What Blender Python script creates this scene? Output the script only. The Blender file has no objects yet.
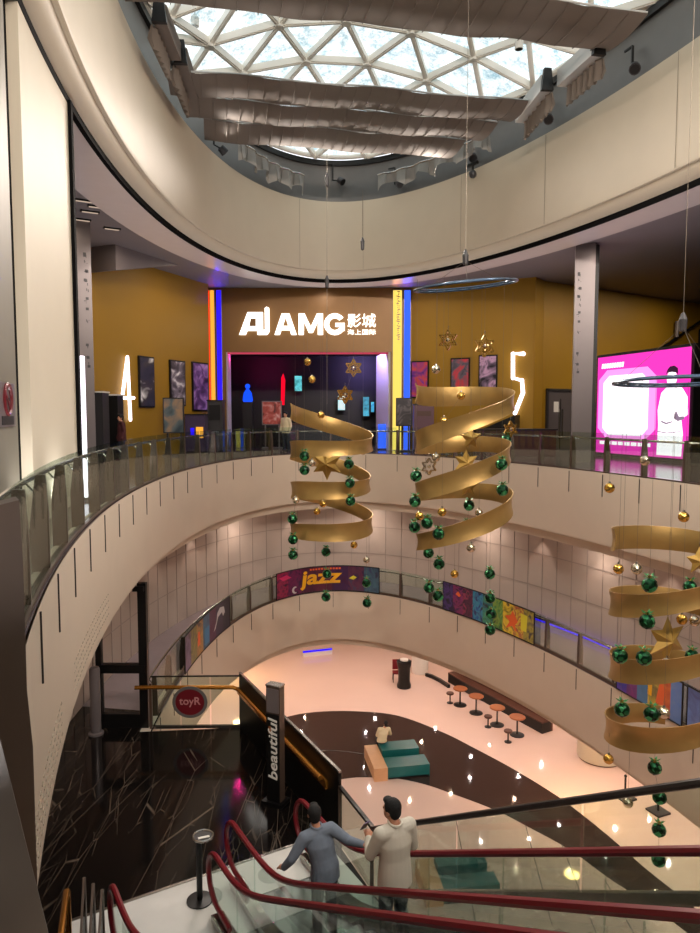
import bpy, bmesh, math, random
import numpy as np
from mathutils import Vector, Matrix
random.seed(7)
PI = math.pi
S = bpy.context.scene
COL = S.collection
# ------------------------------------------------------------------ camera numbers
F, PITCH, EYE = 694.3, 0.0742, 13.27
Z0, Z1, Z2 = 0.0, EYE - 7.434, EYE - 1.6          # ground, gallery and cinema floor levels
ZC2, ZC1 = EYE - 3.637, EYE - 9.53                # undersides of the two balcony bands
ZR, ZF, ZT, ZD = EYE + 5.566, EYE + 5.927, EYE + 8.688, EYE + 10.4
CP, SP = math.cos(PITCH), math.sin(PITCH)
def ray(x, y):
    a = (x - 350) / F; b = -(y - 466.5) / F
    return Vector((a, CP + b * SP, -SP + b * CP))
def U(x, y, z):                                    # point of the photo on a level z
    r = ray(x, y); return Vector((0, 0, EYE)) + r * ((z - EYE) / r.z)
def D(x, y, Y):                                    # point of the photo at a distance Y
    r = ray(x, y); return Vector((0, 0, EYE)) + r * (Y / r.y)
def WP(x, y, p, q):                                # point of the photo on the upright plane through p, q
    r = ray(x, y); dx, dy = q[0] - p[0], q[1] - p[1]
    t = (p[0] * dy - p[1] * dx) / (r.x * dy - r.y * dx)
    return Vector((0, 0, EYE)) + r * t
# ------------------------------------------------------------------ the oval void
CX, CY, LA, LB, TH = 2.2078, 12.3864, 6.3464, 16.7034, 0.1875
CT, ST = math.cos(TH), math.sin(TH)
def uw(u, w): return (CX + u * CT - w * ST, CY + u * ST + w * CT)
def ell(t, off=0.0): return uw((LA + off) * math.cos(t), (LB + off) * math.sin(t))
def t_of(p, off=0.0):
    dx, dy = p[0] - CX, p[1] - CY
    return math.atan2((-dx * ST + dy * CT) / (LB + off), (dx * CT + dy * ST) / (LA + off))
def nrm(t):
    n = Vector((math.cos(t) / LA, math.sin(t) / LB)); n.normalize()
    return Vector((n.x * CT - n.y * ST, n.x * ST + n.y * CT, 0))
_ts = np.linspace(0, 2 * PI, 4001)
_p = np.array([ell(t) for t in _ts]); _s = np.concatenate([[0], np.cumsum(np.hypot(*np.diff(_p, axis=0).T))])
PER = float(_s[-1])
def t_at(s): return float(np.interp(s % PER, _s, _ts))
def s_at(t): return float(np.interp(t % (2 * PI), _ts, _s))
# ------------------------------------------------------------------ materials
def lin(c):
    return tuple(((v / 255) / 12.92 if v / 255 <= .04045 else ((v / 255 + .055) / 1.055) ** 2.4) for v in c) + (1,)
def mat(name, rgb, rough=.5, metal=0., var=0., scale=3., emit=None, strength=1., bump=0., spec=.5, coat=0., alpha=None):
    m = bpy.data.materials.new(name); m.use_nodes = True
    nt = m.node_tree; b = nt.nodes['Principled BSDF']
    b.inputs['Base Color'].default_value = lin(rgb); b.inputs['Roughness'].default_value = rough
    b.inputs['Metallic'].default_value = metal; b.inputs['Specular IOR Level'].default_value = spec
    b.inputs['Coat Weight'].default_value = coat
    if emit:
        b.inputs['Emission Color'].default_value = lin(emit); b.inputs['Emission Strength'].default_value = strength
    tc = nt.nodes.new('ShaderNodeTexCoord')
    nz = nt.nodes.new('ShaderNodeTexNoise'); nz.inputs['Scale'].default_value = scale; nz.inputs['Detail'].default_value = 5
    nt.links.new(tc.outputs['Object'], nz.inputs['Vector'])
    if var > 0:
        mx = nt.nodes.new('ShaderNodeMix'); mx.data_type = 'RGBA'
        c = lin(rgb)
        mx.inputs['A'].default_value = tuple(v * (1 - var) for v in c[:3]) + (1,)
        mx.inputs['B'].default_value = tuple(min(1, v * (1 + var)) for v in c[:3]) + (1,)
        nt.links.new(nz.outputs['Fac'], mx.inputs['Factor']); nt.links.new(mx.outputs['Result'], b.inputs['Base Color'])
    if bump > 0:
        bp = nt.nodes.new('ShaderNodeBump'); bp.inputs['Strength'].default_value = bump; bp.inputs['Distance'].default_value = .02
        nt.links.new(nz.outputs['Fac'], bp.inputs['Height']); nt.links.new(bp.outputs['Normal'], b.inputs['Normal'])
    return m
def glow(name, rgb, strength):
    m = bpy.data.materials.new(name); m.use_nodes = True; nt = m.node_tree
    nt.nodes.remove(nt.nodes['Principled BSDF'])
    e = nt.nodes.new('ShaderNodeEmission'); e.inputs['Color'].default_value = lin(rgb); e.inputs['Strength'].default_value = strength
    nt.links.new(e.outputs[0], nt.nodes['Material Output'].inputs['Surface'])
    return m
def pane(name, tint, refl=.08, rough=.02):         # thin clear sheet: lets light straight through and mirrors a little
    m = bpy.data.materials.new(name); m.use_nodes = True; nt = m.node_tree
    nt.nodes.remove(nt.nodes['Principled BSDF'])
    t = nt.nodes.new('ShaderNodeBsdfTransparent'); t.inputs['Color'].default_value = lin(tint)
    g = nt.nodes.new('ShaderNodeBsdfGlossy'); g.inputs['Roughness'].default_value = rough
    lw = nt.nodes.new('ShaderNodeLayerWeight'); lw.inputs['Blend'].default_value = .25
    mp = nt.nodes.new('ShaderNodeMapRange'); mp.inputs['To Min'].default_value = refl * .4; mp.inputs['To Max'].default_value = .3
    mx = nt.nodes.new('ShaderNodeMixShader')
    nt.links.new(lw.outputs['Fresnel'], mp.inputs['Value']); nt.links.new(mp.outputs['Result'], mx.inputs['Fac'])
    nt.links.new(t.outputs[0], mx.inputs[1]); nt.links.new(g.outputs[0], mx.inputs[2])
    nt.links.new(mx.outputs[0], nt.nodes['Material Output'].inputs['Surface'])
    return m, nt, t
def art(name, cols, scale=2.5, stretch=(1, 1, 1), emit=0., rough=.4):   # a printed picture: patches of several colours
    m = mat(name, cols[0], rough); nt = m.node_tree; b = nt.nodes['Principled BSDF']
    tc = nt.nodes.new('ShaderNodeTexCoord'); mp = nt.nodes.new('ShaderNodeMapping'); mp.inputs['Scale'].default_value = stretch
    mp.inputs['Location'].default_value = (sum(map(ord, name)) % 17, len(name) * 1.7, 3.1)
    nz = nt.nodes.new('ShaderNodeTexNoise'); nz.inputs['Scale'].default_value = scale; nz.inputs['Detail'].default_value = 3; nz.inputs['Distortion'].default_value = 1.2
    cr = nt.nodes.new('ShaderNodeValToRGB'); e = cr.color_ramp.elements
    n = len(cols)
    e[0].position = .3; e[0].color = lin(cols[0]); e[1].position = .7; e[1].color = lin(cols[-1])
    for i in range(1, n - 1):
        q = e.new(.3 + .4 * i / (n - 1)); q.color = lin(cols[i])
    nt.links.new(tc.outputs['Object'], mp.inputs['Vector']); nt.links.new(mp.outputs[0], nz.inputs['Vector'])
    nt.links.new(nz.outputs['Fac'], cr.inputs['Fac']); nt.links.new(cr.outputs['Color'], b.inputs['Base Color'])
    if emit:
        nt.links.new(cr.outputs['Color'], b.inputs['Emission Color']); b.inputs['Emission Strength'].default_value = emit
    return m
M = {}
M['cream'] = mat('cream_panel', (200, 189, 168), .6, var=.05, scale=1.2)
M['cream_band'] = mat('cream_band', (208, 194, 176), .55, var=.04, scale=1.5)
M['cove'] = mat('cove_plaster', (150, 138, 122), .5, var=.05)
M['soffit'] = mat('soffit_panel', (222, 210, 208), .25, var=.04)
M['black'] = mat('black_metal', (14, 13, 13), .4, .2)
M['gap'] = mat('shadow_gap_black', (10, 9, 9), .9, spec=.1)
M['joint'] = mat('joint_rubber', (44, 38, 34), .7)
M['dark_ceiling'] = mat('dark_ceiling', (122, 114, 116), .6, var=.08, scale=.8)
M['hall_floor'] = mat('hall_floor', (64, 54, 60), .13, var=.15, scale=.5)
M['yellow'] = mat('yellow_wall', (152, 114, 18), .55, var=.12, scale=.5)
M['gold_panel'] = mat('gold_panel', (124, 88, 42), .38, .25, var=.08)
M['gray_wall'] = mat('grey_wall', (116, 110, 96), .55, var=.05)
M['gray_col'] = mat('grey_column', (122, 113, 113), .3, .3, var=.06)
M['drum'] = mat('drum_steel', (112, 110, 108), .4, .35, var=.08)
M['fabric'] = mat('shade_fabric', (136, 124, 114), .85, var=.06, scale=6, bump=.15)
def see_light(m, k):
    nt = m.node_tree; b = nt.nodes['Principled BSDF']; t = nt.nodes.new('ShaderNodeBsdfTranslucent'); x = nt.nodes.new('ShaderNodeMixShader')
    t.inputs['Color'].default_value = b.inputs['Base Color'].default_value; x.inputs['Fac'].default_value = k
    nt.links.new(b.outputs[0], x.inputs[1]); nt.links.new(t.outputs[0], x.inputs[2]); nt.links.new(x.outputs[0], nt.nodes['Material Output'].inputs['Surface'])
see_light(M['fabric'], .4)
M['swag'] = mat('swag_fabric', (150, 145, 138), .8, var=.06, scale=6)
M['truss'] = mat('white_steel', (238, 234, 224), .45, var=.03)
M['casing'] = mat('white_casing', (190, 188, 184), .35, .2)
M['bronze'] = mat('bronze_post', (82, 66, 56), .4, .15)
M['steel'] = mat('stainless_steel', (176, 172, 166), .22, .95)
M['brass'] = mat('brass_rail', (205, 140, 60), .25, .85)
M['ceil'] = mat('plain_ceiling', (196, 184, 172), .6)
M['pale_floor'] = mat('pale_stone', (212, 186, 174), .06, var=.05, scale=.6)
M['dark_stone'] = mat('dark_stone', (46, 34, 32), .05, var=.2, scale=1.2)
M['gallery_floor'] = mat('gallery_floor', (150, 136, 140), .1, var=.05)
M['plate'] = mat('landing_plate', (222, 218, 212), .4, 0, var=.06, scale=5)
M['red_rubber'] = mat('red_rubber', (118, 20, 32), .32)
M['black_rubber'] = mat('black_rubber', (34, 28, 28), .35)
M['step'] = mat('escalator_step', (96, 96, 98), .35, .7, var=.2, scale=20)
M['ribbon'] = mat('gold_ribbon', (172, 140, 84), .4, .7, var=.12, scale=5)
M['gold'] = mat('gold_foil', (214, 170, 84), .22, .95)
M['silver'] = mat('silver_foil', (214, 200, 176), .16, .95)
M['gold_card'] = mat('gold_card', (176, 142, 70), .45, .5, var=.15, scale=9)
M['wire'] = mat('thin_wire', (110, 100, 88), .4, .6)
M['ring'] = mat('ring_tube', (74, 92, 112), .3, .7)
M['white'] = mat('white_enamel', (226, 222, 214), .4)
M['teal'] = mat('teal_leatherette', (22, 98, 98), .38, var=.1, scale=4)
M['tan'] = mat('tan_board', (206, 160, 118), .5, var=.1)
M['brown'] = mat('brown_wood', (78, 44, 30), .45, var=.2)
M['orange_wood'] = mat('orange_wood', (146, 84, 44), .3, var=.15, scale=8)
M['dark_gray'] = mat('dark_grey', (52, 50, 52), .4, var=.08)
M['door_gray'] = mat('door_grey', (104, 96, 96), .4, .3)
M['skin'] = mat('skin', (196, 140, 112), .5)
M['hair'] = mat('black_hair', (14, 12, 12), .8, bump=.4, scale=40, var=.3)
M['denim'] = mat('blue_denim', (112, 122, 136), .8, var=.14, scale=14, bump=.2)
M['white_shirt'] = mat('white_shirt', (214, 206, 190), .75, var=.06, scale=8, bump=.2)
M['trousers'] = mat('dark_trousers', (38, 42, 52), .8)
M['shoe'] = mat('shoe_leather', (24, 22, 22), .4)
M['phone'] = mat('phone_case', (96, 70, 120), .3)
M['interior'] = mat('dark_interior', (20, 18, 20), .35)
M['led_white'] = glow('white_neon', (255, 244, 255), 2.6)
M['sign_white'] = glow('sign_light', (255, 250, 240), 2.6)
M['led_red'] = glow('red_orange_led', (255, 60, 16), 1.3)
M['led_gold'] = glow('amber_led', (255, 172, 60), 1.15)
M['led_yellow'] = glow('yellow_led', (255, 222, 104), 1.15)
M['led_blue'] = glow('blue_led', (50, 60, 255), 2.6)
M['led_lblue'] = glow('pale_blue_led', (60, 104, 255), 1.2)
M['led_magenta'] = glow('magenta_led', (235, 40, 150), 2.0)
M['led_violet'] = glow('violet_led', (46, 26, 255), 1.3)
M['lamp'] = glow('downlight_glow', (255, 226, 190), 30)
M['lamp_dim'] = glow('slot_light', (255, 226, 200), .55)
M['pink'] = glow('pink_screen', (250, 60, 190), 1.2)
M['pale_pink'] = glow('pale_pink_screen', (255, 150, 232), 1.4)
M['screen_white'] = glow('white_screen', (255, 244, 250), 1.6)
M['screen_gray'] = glow('grey_screen', (176, 150, 176), .7)
M['screen_dark'] = glow('dark_screen', (90, 50, 80), .5)
M['glass'], _, _ = pane('rail_glass', (240, 248, 244), .05)
M['dark_glass'], _, _ = pane('dark_glass', (150, 150, 146), .12)
# roof glass with its mottled grime
M['roof_glass'], _nt, _t = pane('roof_glass', (238, 246, 248), .03)
_nz = _nt.nodes.new('ShaderNodeTexNoise'); _nz.inputs['Scale'].default_value = 2.6; _nz.inputs['Detail'].default_value = 8
_nz.inputs['Roughness'].default_value = .75
_tc = _nt.nodes.new('ShaderNodeTexCoord'); _cr = _nt.nodes.new('ShaderNodeValToRGB')
_cr.color_ramp.elements[0].position = .36; _cr.color_ramp.elements[0].color = lin((150, 184, 194))
_cr.color_ramp.elements[1].position = .56; _cr.color_ramp.elements[1].color = lin((250, 252, 250))
_nt.links.new(_tc.outputs['Object'], _nz.inputs['Vector']); _nt.links.new(_nz.outputs['Fac'], _cr.inputs['Fac'])
_nt.links.new(_cr.outputs['Color'], _t.inputs['Color'])
def marble():
    m = mat('black_marble', (16, 13, 12), .09, spec=.32); nt = m.node_tree; b = nt.nodes['Principled BSDF']
    tc = nt.nodes.new('ShaderNodeTexCoord')
    def veins(scale, width, rot, stretch, mask):
        mp = nt.nodes.new('ShaderNodeMapping'); mp.inputs['Rotation'].default_value = (0, 0, rot); mp.inputs['Scale'].default_value = (1, stretch, 1)
        v = nt.nodes.new('ShaderNodeTexVoronoi'); v.feature = 'DISTANCE_TO_EDGE'; v.inputs['Scale'].default_value = scale
        r = nt.nodes.new('ShaderNodeMapRange'); r.inputs['From Max'].default_value = width; r.inputs['To Min'].default_value = 1; r.inputs['To Max'].default_value = 0
        nz = nt.nodes.new('ShaderNodeTexNoise'); nz.inputs['Scale'].default_value = mask; nz.inputs['Detail'].default_value = 3
        q = nt.nodes.new('ShaderNodeMapRange'); q.inputs['From Min'].default_value = .48; q.inputs['From Max'].default_value = .66
        mu = nt.nodes.new('ShaderNodeMath'); mu.operation = 'MULTIPLY'
        nt.links.new(tc.outputs['Object'], mp.inputs['Vector']); nt.links.new(mp.outputs[0], v.inputs['Vector']); nt.links.new(v.outputs['Distance'], r.inputs['Value'])
        nt.links.new(mp.outputs[0], nz.inputs['Vector']); nt.links.new(nz.outputs['Fac'], q.inputs['Value'])
        nt.links.new(r.outputs['Result'], mu.inputs[0]); nt.links.new(q.outputs['Result'], mu.inputs[1]); return mu.outputs[0]
    acc = None
    for a_ in (veins(.9, .006, .5, .10, .7), veins(1.1, .007, -.9, .12, .8), veins(1.3, .008, 1.9, .16, 1.1), veins(3.2, .02, .9, .12, 1.6), veins(4.5, .03, 2.4, .2, 2.2)):
        if acc is None: acc = a_; continue
        m_ = nt.nodes.new('ShaderNodeMath'); m_.operation = 'MAXIMUM'; nt.links.new(acc, m_.inputs[0]); nt.links.new(a_, m_.inputs[1]); acc = m_.outputs[0]
    sc = nt.nodes.new('ShaderNodeMath'); sc.operation = 'MULTIPLY'; sc.inputs[1].default_value = .45; nt.links.new(acc, sc.inputs[0])
    mx = nt.nodes.new('ShaderNodeMix'); mx.data_type = 'RGBA'; mx.inputs['A'].default_value = lin((17, 14, 13)); mx.inputs['B'].default_value = lin((150, 130, 112))
    nt.links.new(sc.outputs[0], mx.inputs['Factor']); nt.links.new(mx.outputs['Result'], b.inputs['Base Color'])
    return m
M['marble'] = marble()
def green_foil():
    m = mat('green_foil', (24, 92, 50), .28, .7); nt = m.node_tree; b = nt.nodes['Principled BSDF']
    tc = nt.nodes.new('ShaderNodeTexCoord'); v = nt.nodes.new('ShaderNodeTexVoronoi'); v.inputs['Scale'].default_value = 14
    cr = nt.nodes.new('ShaderNodeValToRGB'); e = cr.color_ramp.elements
    e[0].position = .2; e[0].color = lin((4, 26, 14)); e[1].position = .8; e[1].color = lin((70, 160, 104)); q = e.new(.55); q.color = lin((16, 74, 40))
    sep = nt.nodes.new('ShaderNodeSeparateColor')
    nt.links.new(tc.outputs['Object'], v.inputs['Vector']); nt.links.new(v.outputs['Color'], sep.inputs[0]); nt.links.new(sep.outputs[0], cr.inputs['Fac'])
    nt.links.new(cr.outputs['Color'], b.inputs['Base Color'])
    return m
M['green'] = green_foil()
M['green_leaf'] = mat('green_leaf', (30, 112, 54), .4, .3)
M['tile'] = mat('wall_panel', (190, 172, 160), .4, var=.06, scale=2)
M['tile_joint'] = mat('wall_panel_joint', (166, 150, 140), .4)
# ------------------------------------------------------------------ mesh builder
class MB:
    def __init__(s): s.v = []; s.f = []; s.mi = []; s.k = 0
    def add(s, vs, fs):
        o = len(s.v); s.v += [Vector(v) for v in vs]
        for f in fs: s.f.append(tuple(i + o for i in f)); s.mi.append(s.k)
        return s
    def poly(s, pts): return s.add(pts, [tuple(range(len(pts)))])
    def box(s, c, d, ax=None, rz=0.):                # centre, size, optional axes
        R = Matrix.Rotation(rz, 3, 'Z') if ax is None else Matrix([a.normalized() for a in ax]).transposed()
        c = Vector(c); vs = []
        for x in (-.5, .5):
            for y in (-.5, .5):
                for z in (-.5, .5): vs.append(c + R @ Vector((x * d[0], y * d[1], z * d[2])))
        return s.add(vs, [(0, 1, 3, 2), (4, 6, 7, 5), (0, 4, 5, 1), (2, 3, 7, 6), (0, 2, 6, 4), (1, 5, 7, 3)])
    def bar(s, a, b, w, h, up=(0, 0, 1)):            # a box from a to b, w wide and h deep along up
        a, b = Vector(a), Vector(b); d = b - a; L = d.length
        if L < 1e-6: return s
        d.normalize(); up = Vector(up); x = d.cross(up)
        if x.length < 1e-4: x = d.cross(Vector((1, 0, 0)))
        x.normalize(); y = x.cross(d)
        return s.box((a + b) / 2, (w, L, h), (x, d, y))
    def prism(s, pts, z0, z1):
        n = len(pts); vs = [(p[0], p[1], z0) for p in pts] + [(p[0], p[1], z1) for p in pts]
        return s.add(vs, [tuple(range(n - 1, -1, -1)), tuple(range(n, 2 * n))] + [(i, (i + 1) % n, n + (i + 1) % n, n + i) for i in range(n)])
    def tube(s, pts, r, n=8, closed=False, cap=True):
        pts = [Vector(p) for p in pts]; m = len(pts); rr = r if isinstance(r, (list, tuple)) else [r] * m
        o = len(s.v); prev = None
        for i, p in enumerate(pts):
            d = (pts[(i + 1) % m] - pts[i - 1]) if closed else (pts[min(i + 1, m - 1)] - pts[max(i - 1, 0)])
            d.normalize()
            if prev is None:
                a = d.cross(Vector((0, 0, 1)))
                if a.length < 1e-3: a = d.cross(Vector((1, 0, 0)))
            else: a = prev - d * prev.dot(d)
            a.normalize(); prev = a; b = d.cross(a)
            for k in range(n):
                q = 2 * PI * k / n; s.v.append(p + (a * math.cos(q) + b * math.sin(q)) * rr[i])
        for i in range(m if closed else m - 1):
            for k in range(n):
                j = (i + 1) % m; s.f.append((o + i * n + k, o + i * n + (k + 1) % n, o + j * n + (k + 1) % n, o + j * n + k)); s.mi.append(s.k)
        if cap and not closed:
            s.f.append(tuple(o + k for k in range(n - 1, -1, -1))); s.f.append(tuple(o + (m - 1) * n + k for k in range(n))); s.mi += [s.k] * 2
        return s
    def lathe(s, prof, c, n=24, a0=0., a1=2 * PI):   # profile (r, z) about the vertical through c
        full = abs(a1 - a0 - 2 * PI) < 1e-6; m = n if full else n + 1; o = len(s.v); P = len(prof)
        for k in range(m):
            q = a0 + (a1 - a0) * k / n
            for r, z in prof: s.v.append(Vector((c[0] + r * math.cos(q), c[1] + r * math.sin(q), c[2] + z)))
        for k in range(n):
            k2 = (k + 1) % m
            for i in range(P - 1): s.f.append((o + k * P + i, o + k2 * P + i, o + k2 * P + i + 1, o + k * P + i + 1)); s.mi.append(s.k)
        return s
    def ball(s, c, r, n=12, m=8):                    # r may be (rx, ry, rz)
        r = (r, r, r) if not isinstance(r, (tuple, list)) else r; o = len(s.v); c = Vector(c)
        s.v.append(c + Vector((0, 0, r[2])))
        for i in range(1, m):
            a = PI * i / m
            for k in range(n): q = 2 * PI * k / n; s.v.append(c + Vector((r[0] * math.sin(a) * math.cos(q), r[1] * math.sin(a) * math.sin(q), r[2] * math.cos(a))))
        s.v.append(c - Vector((0, 0, r[2]))); e = len(s.v) - 1
        for k in range(n):
            s.f.append((o, o + 1 + k, o + 1 + (k + 1) % n)); s.f.append((e, e - n + (k + 1) % n, e - n + k)); s.mi += [s.k] * 2
        for i in range(m - 2):
            for k in range(n): a = o + 1 + i * n; s.f.append((a + k, a + n + k, a + n + (k + 1) % n, a + (k + 1) % n)); s.mi.append(s.k)
        return s
    def sweep(s, prof, t0, t1, n=160, closed=False): # profile [(offset, z)] carried round the oval
        o = len(s.v); P = len(prof)
        for i in range(n + 1):
            t = t0 + (t1 - t0) * i / n
            for off, z in prof: x, y = ell(t, off); s.v.append(Vector((x, y, z)))
        for i in range(n):
            for k in range(P if closed else P - 1):
                a = o + i * P; k2 = (k + 1) % P; s.f.append((a + k, a + k2, a + P + k2, a + P + k)); s.mi.append(s.k)
        if closed:
            s.f.append(tuple(o + k for k in range(P))); s.f.append(tuple(o + n * P + k for k in range(P - 1, -1, -1))); s.mi += [s.k] * 2
        return s
    def build(s, name, m, parent=None, base=None, smooth=False, local=False, recalc=True):
        me = bpy.data.meshes.new(name); org = Vector((0, 0, 0))
        if parent is not None and not local: org = wloc(parent)
        elif base is not None: org = Vector(base)
        me.from_pydata([tuple(v - org) for v in s.v], [], s.f)
        for x in (m if isinstance(m, (list, tuple)) else [m]): me.materials.append(x)
        for p, k in zip(me.polygons, s.mi): p.material_index = k; p.use_smooth = smooth
        if recalc:
            b = bmesh.new(); b.from_mesh(me); bmesh.ops.recalc_face_normals(b, faces=b.faces); b.to_mesh(me); b.free()
        if smooth: 
            try: me.set_sharp_from_angle(angle=math.radians(40))
            except Exception: pass
        o = bpy.data.objects.new(name, me); COL.objects.link(o)
        if parent is not None: o.parent = parent
        elif base is not None: o.location = base
        return o
def wloc(o):
    v = Vector(o.location)
    while o.parent is not None: o = o.parent; v += Vector(o.location)
    return v
def tag(o, label, cat, group=None, kind=None):
    o['label'] = label; o['category'] = cat
    if group: o['group'] = group
    if kind: o['kind'] = kind
    return o
def thing(name, label, cat, loc, rz=0., group=None):
    o = bpy.data.objects.new(name, None); COL.objects.link(o); o.empty_display_size = .1
    o.location = loc; o.rotation_euler = (0, 0, rz); return tag(o, label, cat, group)
def struct(o): o['kind'] = 'structure'; return o
def lab(o, t): o['label'] = t; return o
def copy_tree(o, parent=None):
    c = o.copy(); COL.objects.link(c)
    if parent is not None: c.parent = parent
    for ch in list(o.children): copy_tree(ch, c)
    return c
def text_mesh(body, size=1., bold=.0, shear=0.):     # returns (verts, faces) of flat lettering in x, y
    cu = bpy.data.curves.new('lettering', 'FONT'); cu.body = body; cu.size = size; cu.offset = bold; cu.shear = shear; cu.resolution_u = 3
    ob = bpy.data.objects.new('lettering', cu); COL.objects.link(ob)
    dg = bpy.context.evaluated_depsgraph_get(); me = bpy.data.meshes.new_from_object(ob.evaluated_get(dg))
    vs = [Vector(v.co) for v in me.vertices]; fs = [tuple(p.vertices) for p in me.polygons]
    bpy.data.objects.remove(ob); bpy.data.curves.remove(cu); bpy.data.meshes.remove(me)
    return vs, fs
def letters(body, fit, fn, bold=0., shear=0., depth=0.): # fit = (x0, x1, y0, y1); fn maps (x, y, d) to a point; extruded by depth
    vs, fs = text_mesh(body, 1., bold, shear)
    x0, x1 = min(v.x for v in vs), max(v.x for v in vs); y0, y1 = min(v.y for v in vs), max(v.y for v in vs)
    g = lambda v, d: fn(fit[0] + (v.x - x0) / (x1 - x0) * (fit[1] - fit[0]), fit[2] + (v.y - y0) / (y1 - y0) * (fit[3] - fit[2]), d)
    mb = MB(); n = len(vs); mb.add([g(v, 0.) for v in vs] + ([g(v, depth) for v in vs] if depth else []), fs)
    if depth:
        cnt = {}
        for f in fs:
            for i in range(len(f)):
                e = (f[i], f[(i + 1) % len(f)]); cnt.setdefault(tuple(sorted(e)), []).append(e)
        mb.f += [tuple(i + n for i in f) for f in fs]; mb.mi += [0] * len(fs)
        for k, es in cnt.items():
            if len(es) == 1: a, b = es[0]; mb.f.append((a, b, b + n, a + n)); mb.mi.append(0)
    return mb
TW = 2 * PI
# ================================================================== THE SHELL
# ground floor: pale stone, a sweeping dark inlay and joints
mb = MB()
mb.poly([(*ell(TW * i / 120, 22.2), Z0) for i in range(120)])
mb.k = 1
outer = [(215, 742), (250, 728), (290, 716), (315, 712), (350, 711), (395, 715), (440, 731), (478, 750), (515, 770), (560, 798), (605, 833), (645, 868), (695, 908), (740, 950)]
inner = [(300, 800), (325, 784), (350, 778), (375, 777.5), (400, 779), (425, 784.5), (450, 793), (495, 810), (530, 828), (570, 850), (610, 879), (650, 905), (690, 935), (705, 948)]
po = [U(x, y, Z0 + .004) for x, y in outer]; pi_ = [U(x, y, Z0 + .004) for x, y in inner]
def resample(pts, n):
    d = [0]
    for a, b in zip(pts, pts[1:]): d.append(d[-1] + (b - a).length)
    out = []
    for i in range(n):
        s = d[-1] * i / (n - 1); j = max(k for k in range(len(d)) if d[k] <= s + 1e-9); j = min(j, len(pts) - 2)
        q = (s - d[j]) / (d[j + 1] - d[j]); p0, p1, p2, p3 = pts[max(j - 1, 0)], pts[j], pts[j + 1], pts[min(j + 2, len(pts) - 1)]
        out.append(.5 * ((2 * p1) + (p2 - p0) * q + (2 * p0 - 5 * p1 + 4 * p2 - p3) * q * q + (3 * p1 - p0 - 3 * p2 + p3) * q ** 3))
    return out
po, pi_ = resample(po, 60), resample(pi_, 60)
o = len(mb.v); mb.v += po + pi_
for i in range(59): mb.f.append((o + i, o + i + 1, o + 61 + i, o + 60 + i)); mb.mi.append(1)
mb.k = 2
for a, b in (((455, 815), (478, 935)), ((525, 823), (552, 925)), ((562, 845), (596, 933)), ((605, 880), (640, 945))):
    mb.bar(U(*a, Z0 + .003), U(*b, Z0 + .003), .022, .008)
mb.k = 3
rim = [U(x, y, Z0 + .006) for x, y in ((285, 752), (310, 750.5), (340, 751), (370, 755), (395, 761))]
rim = resample(rim, 24)
for a, b in zip(rim, rim[1:]): mb.bar(a, b, .07, .006)
struct(mb.build('floor', [M['pale_floor'], M['dark_stone'], M['joint'], M['black']], recalc=False))
# gallery and cinema floors
t_left = t_of(U(158, 717, Z1))
mb = MB().sweep([(.02, Z1 - .006), (3.5, Z1 - .006)], -1.5, t_left - .02, 160); struct(mb.build('floor_gallery', M['gallery_floor']))
mb = MB().sweep([(.02, Z1 - .006), (3.5, Z1 - .006)], t_left - .02, PI + 1.2, 60); struct(mb.build('floor_gallery_left', M['marble']))
mb = MB().sweep([(.02, Z2 - .004), (22.2, Z2 - .004)], 0, TW, 200); struct(mb.build('floor_cinema', M['hall_floor']))
# balcony bands: face, rounded lower edge, set-back lip
def band(name, zt, zb):
    mb = MB().sweep([(0, zt), (0, zb + .12), (.03, zb + .03), (.12, zb), (.4, zb), (.4, zb - .32), (.9, zb - .32), (.9, zt - .02), (.05, zt)], 0, TW, 240, closed=False)
    return struct(mb.build(name, M['cream_band'], smooth=True))
b2 = band('trim_1', Z2, ZC2); b1 = band('trim_2', Z1, ZC1)
mb = MB().sweep([(.85, ZC2 - .31), (3.6, ZC2 - .31)], 0, TW, 160); struct(mb.build('ceiling_gallery', M['ceil']))
mb = MB().sweep([(.85, ZC1 - .31), (22.2, ZC1 - .31)], 0, TW, 160); struct(mb.build('ceiling_ground', M['ceil']))
# gallery wall of tall stone panels
mb = MB().sweep([(2.15, Z1), (2.15, ZC2 - .3)], 0, TW, 240); gw = struct(mb.build('wall_gallery', M['tile'], smooth=True))
mb = MB()
for i in range(int(PER / .62)):
    t = t_at(i * .62); x, y = ell(t, 2.14); mb.box((x, y, (Z1 + ZC2) / 2 - .16), (.02, .022, ZC2 - Z1 - .34), rz=math.atan2(nrm(t).y, nrm(t).x))
for z in (Z1 + 1.25, Z1 + 2.45): mb.sweep([(2.13, z - .018), (2.13, z + .018)], 0, TW, 240)
mb.build('panel_joint', M['tile_joint'], gw)
mb = MB().sweep([(10.6, Z0), (10.6, ZC1 - .3)], 0, TW, 160); struct(mb.build('wall_ground', M['cream_band']))
mb = MB().sweep([(22, Z0), (22, ZR + .2)], 0, TW, 120); struct(mb.build('wall_outer', M['gray_wall']))
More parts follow.
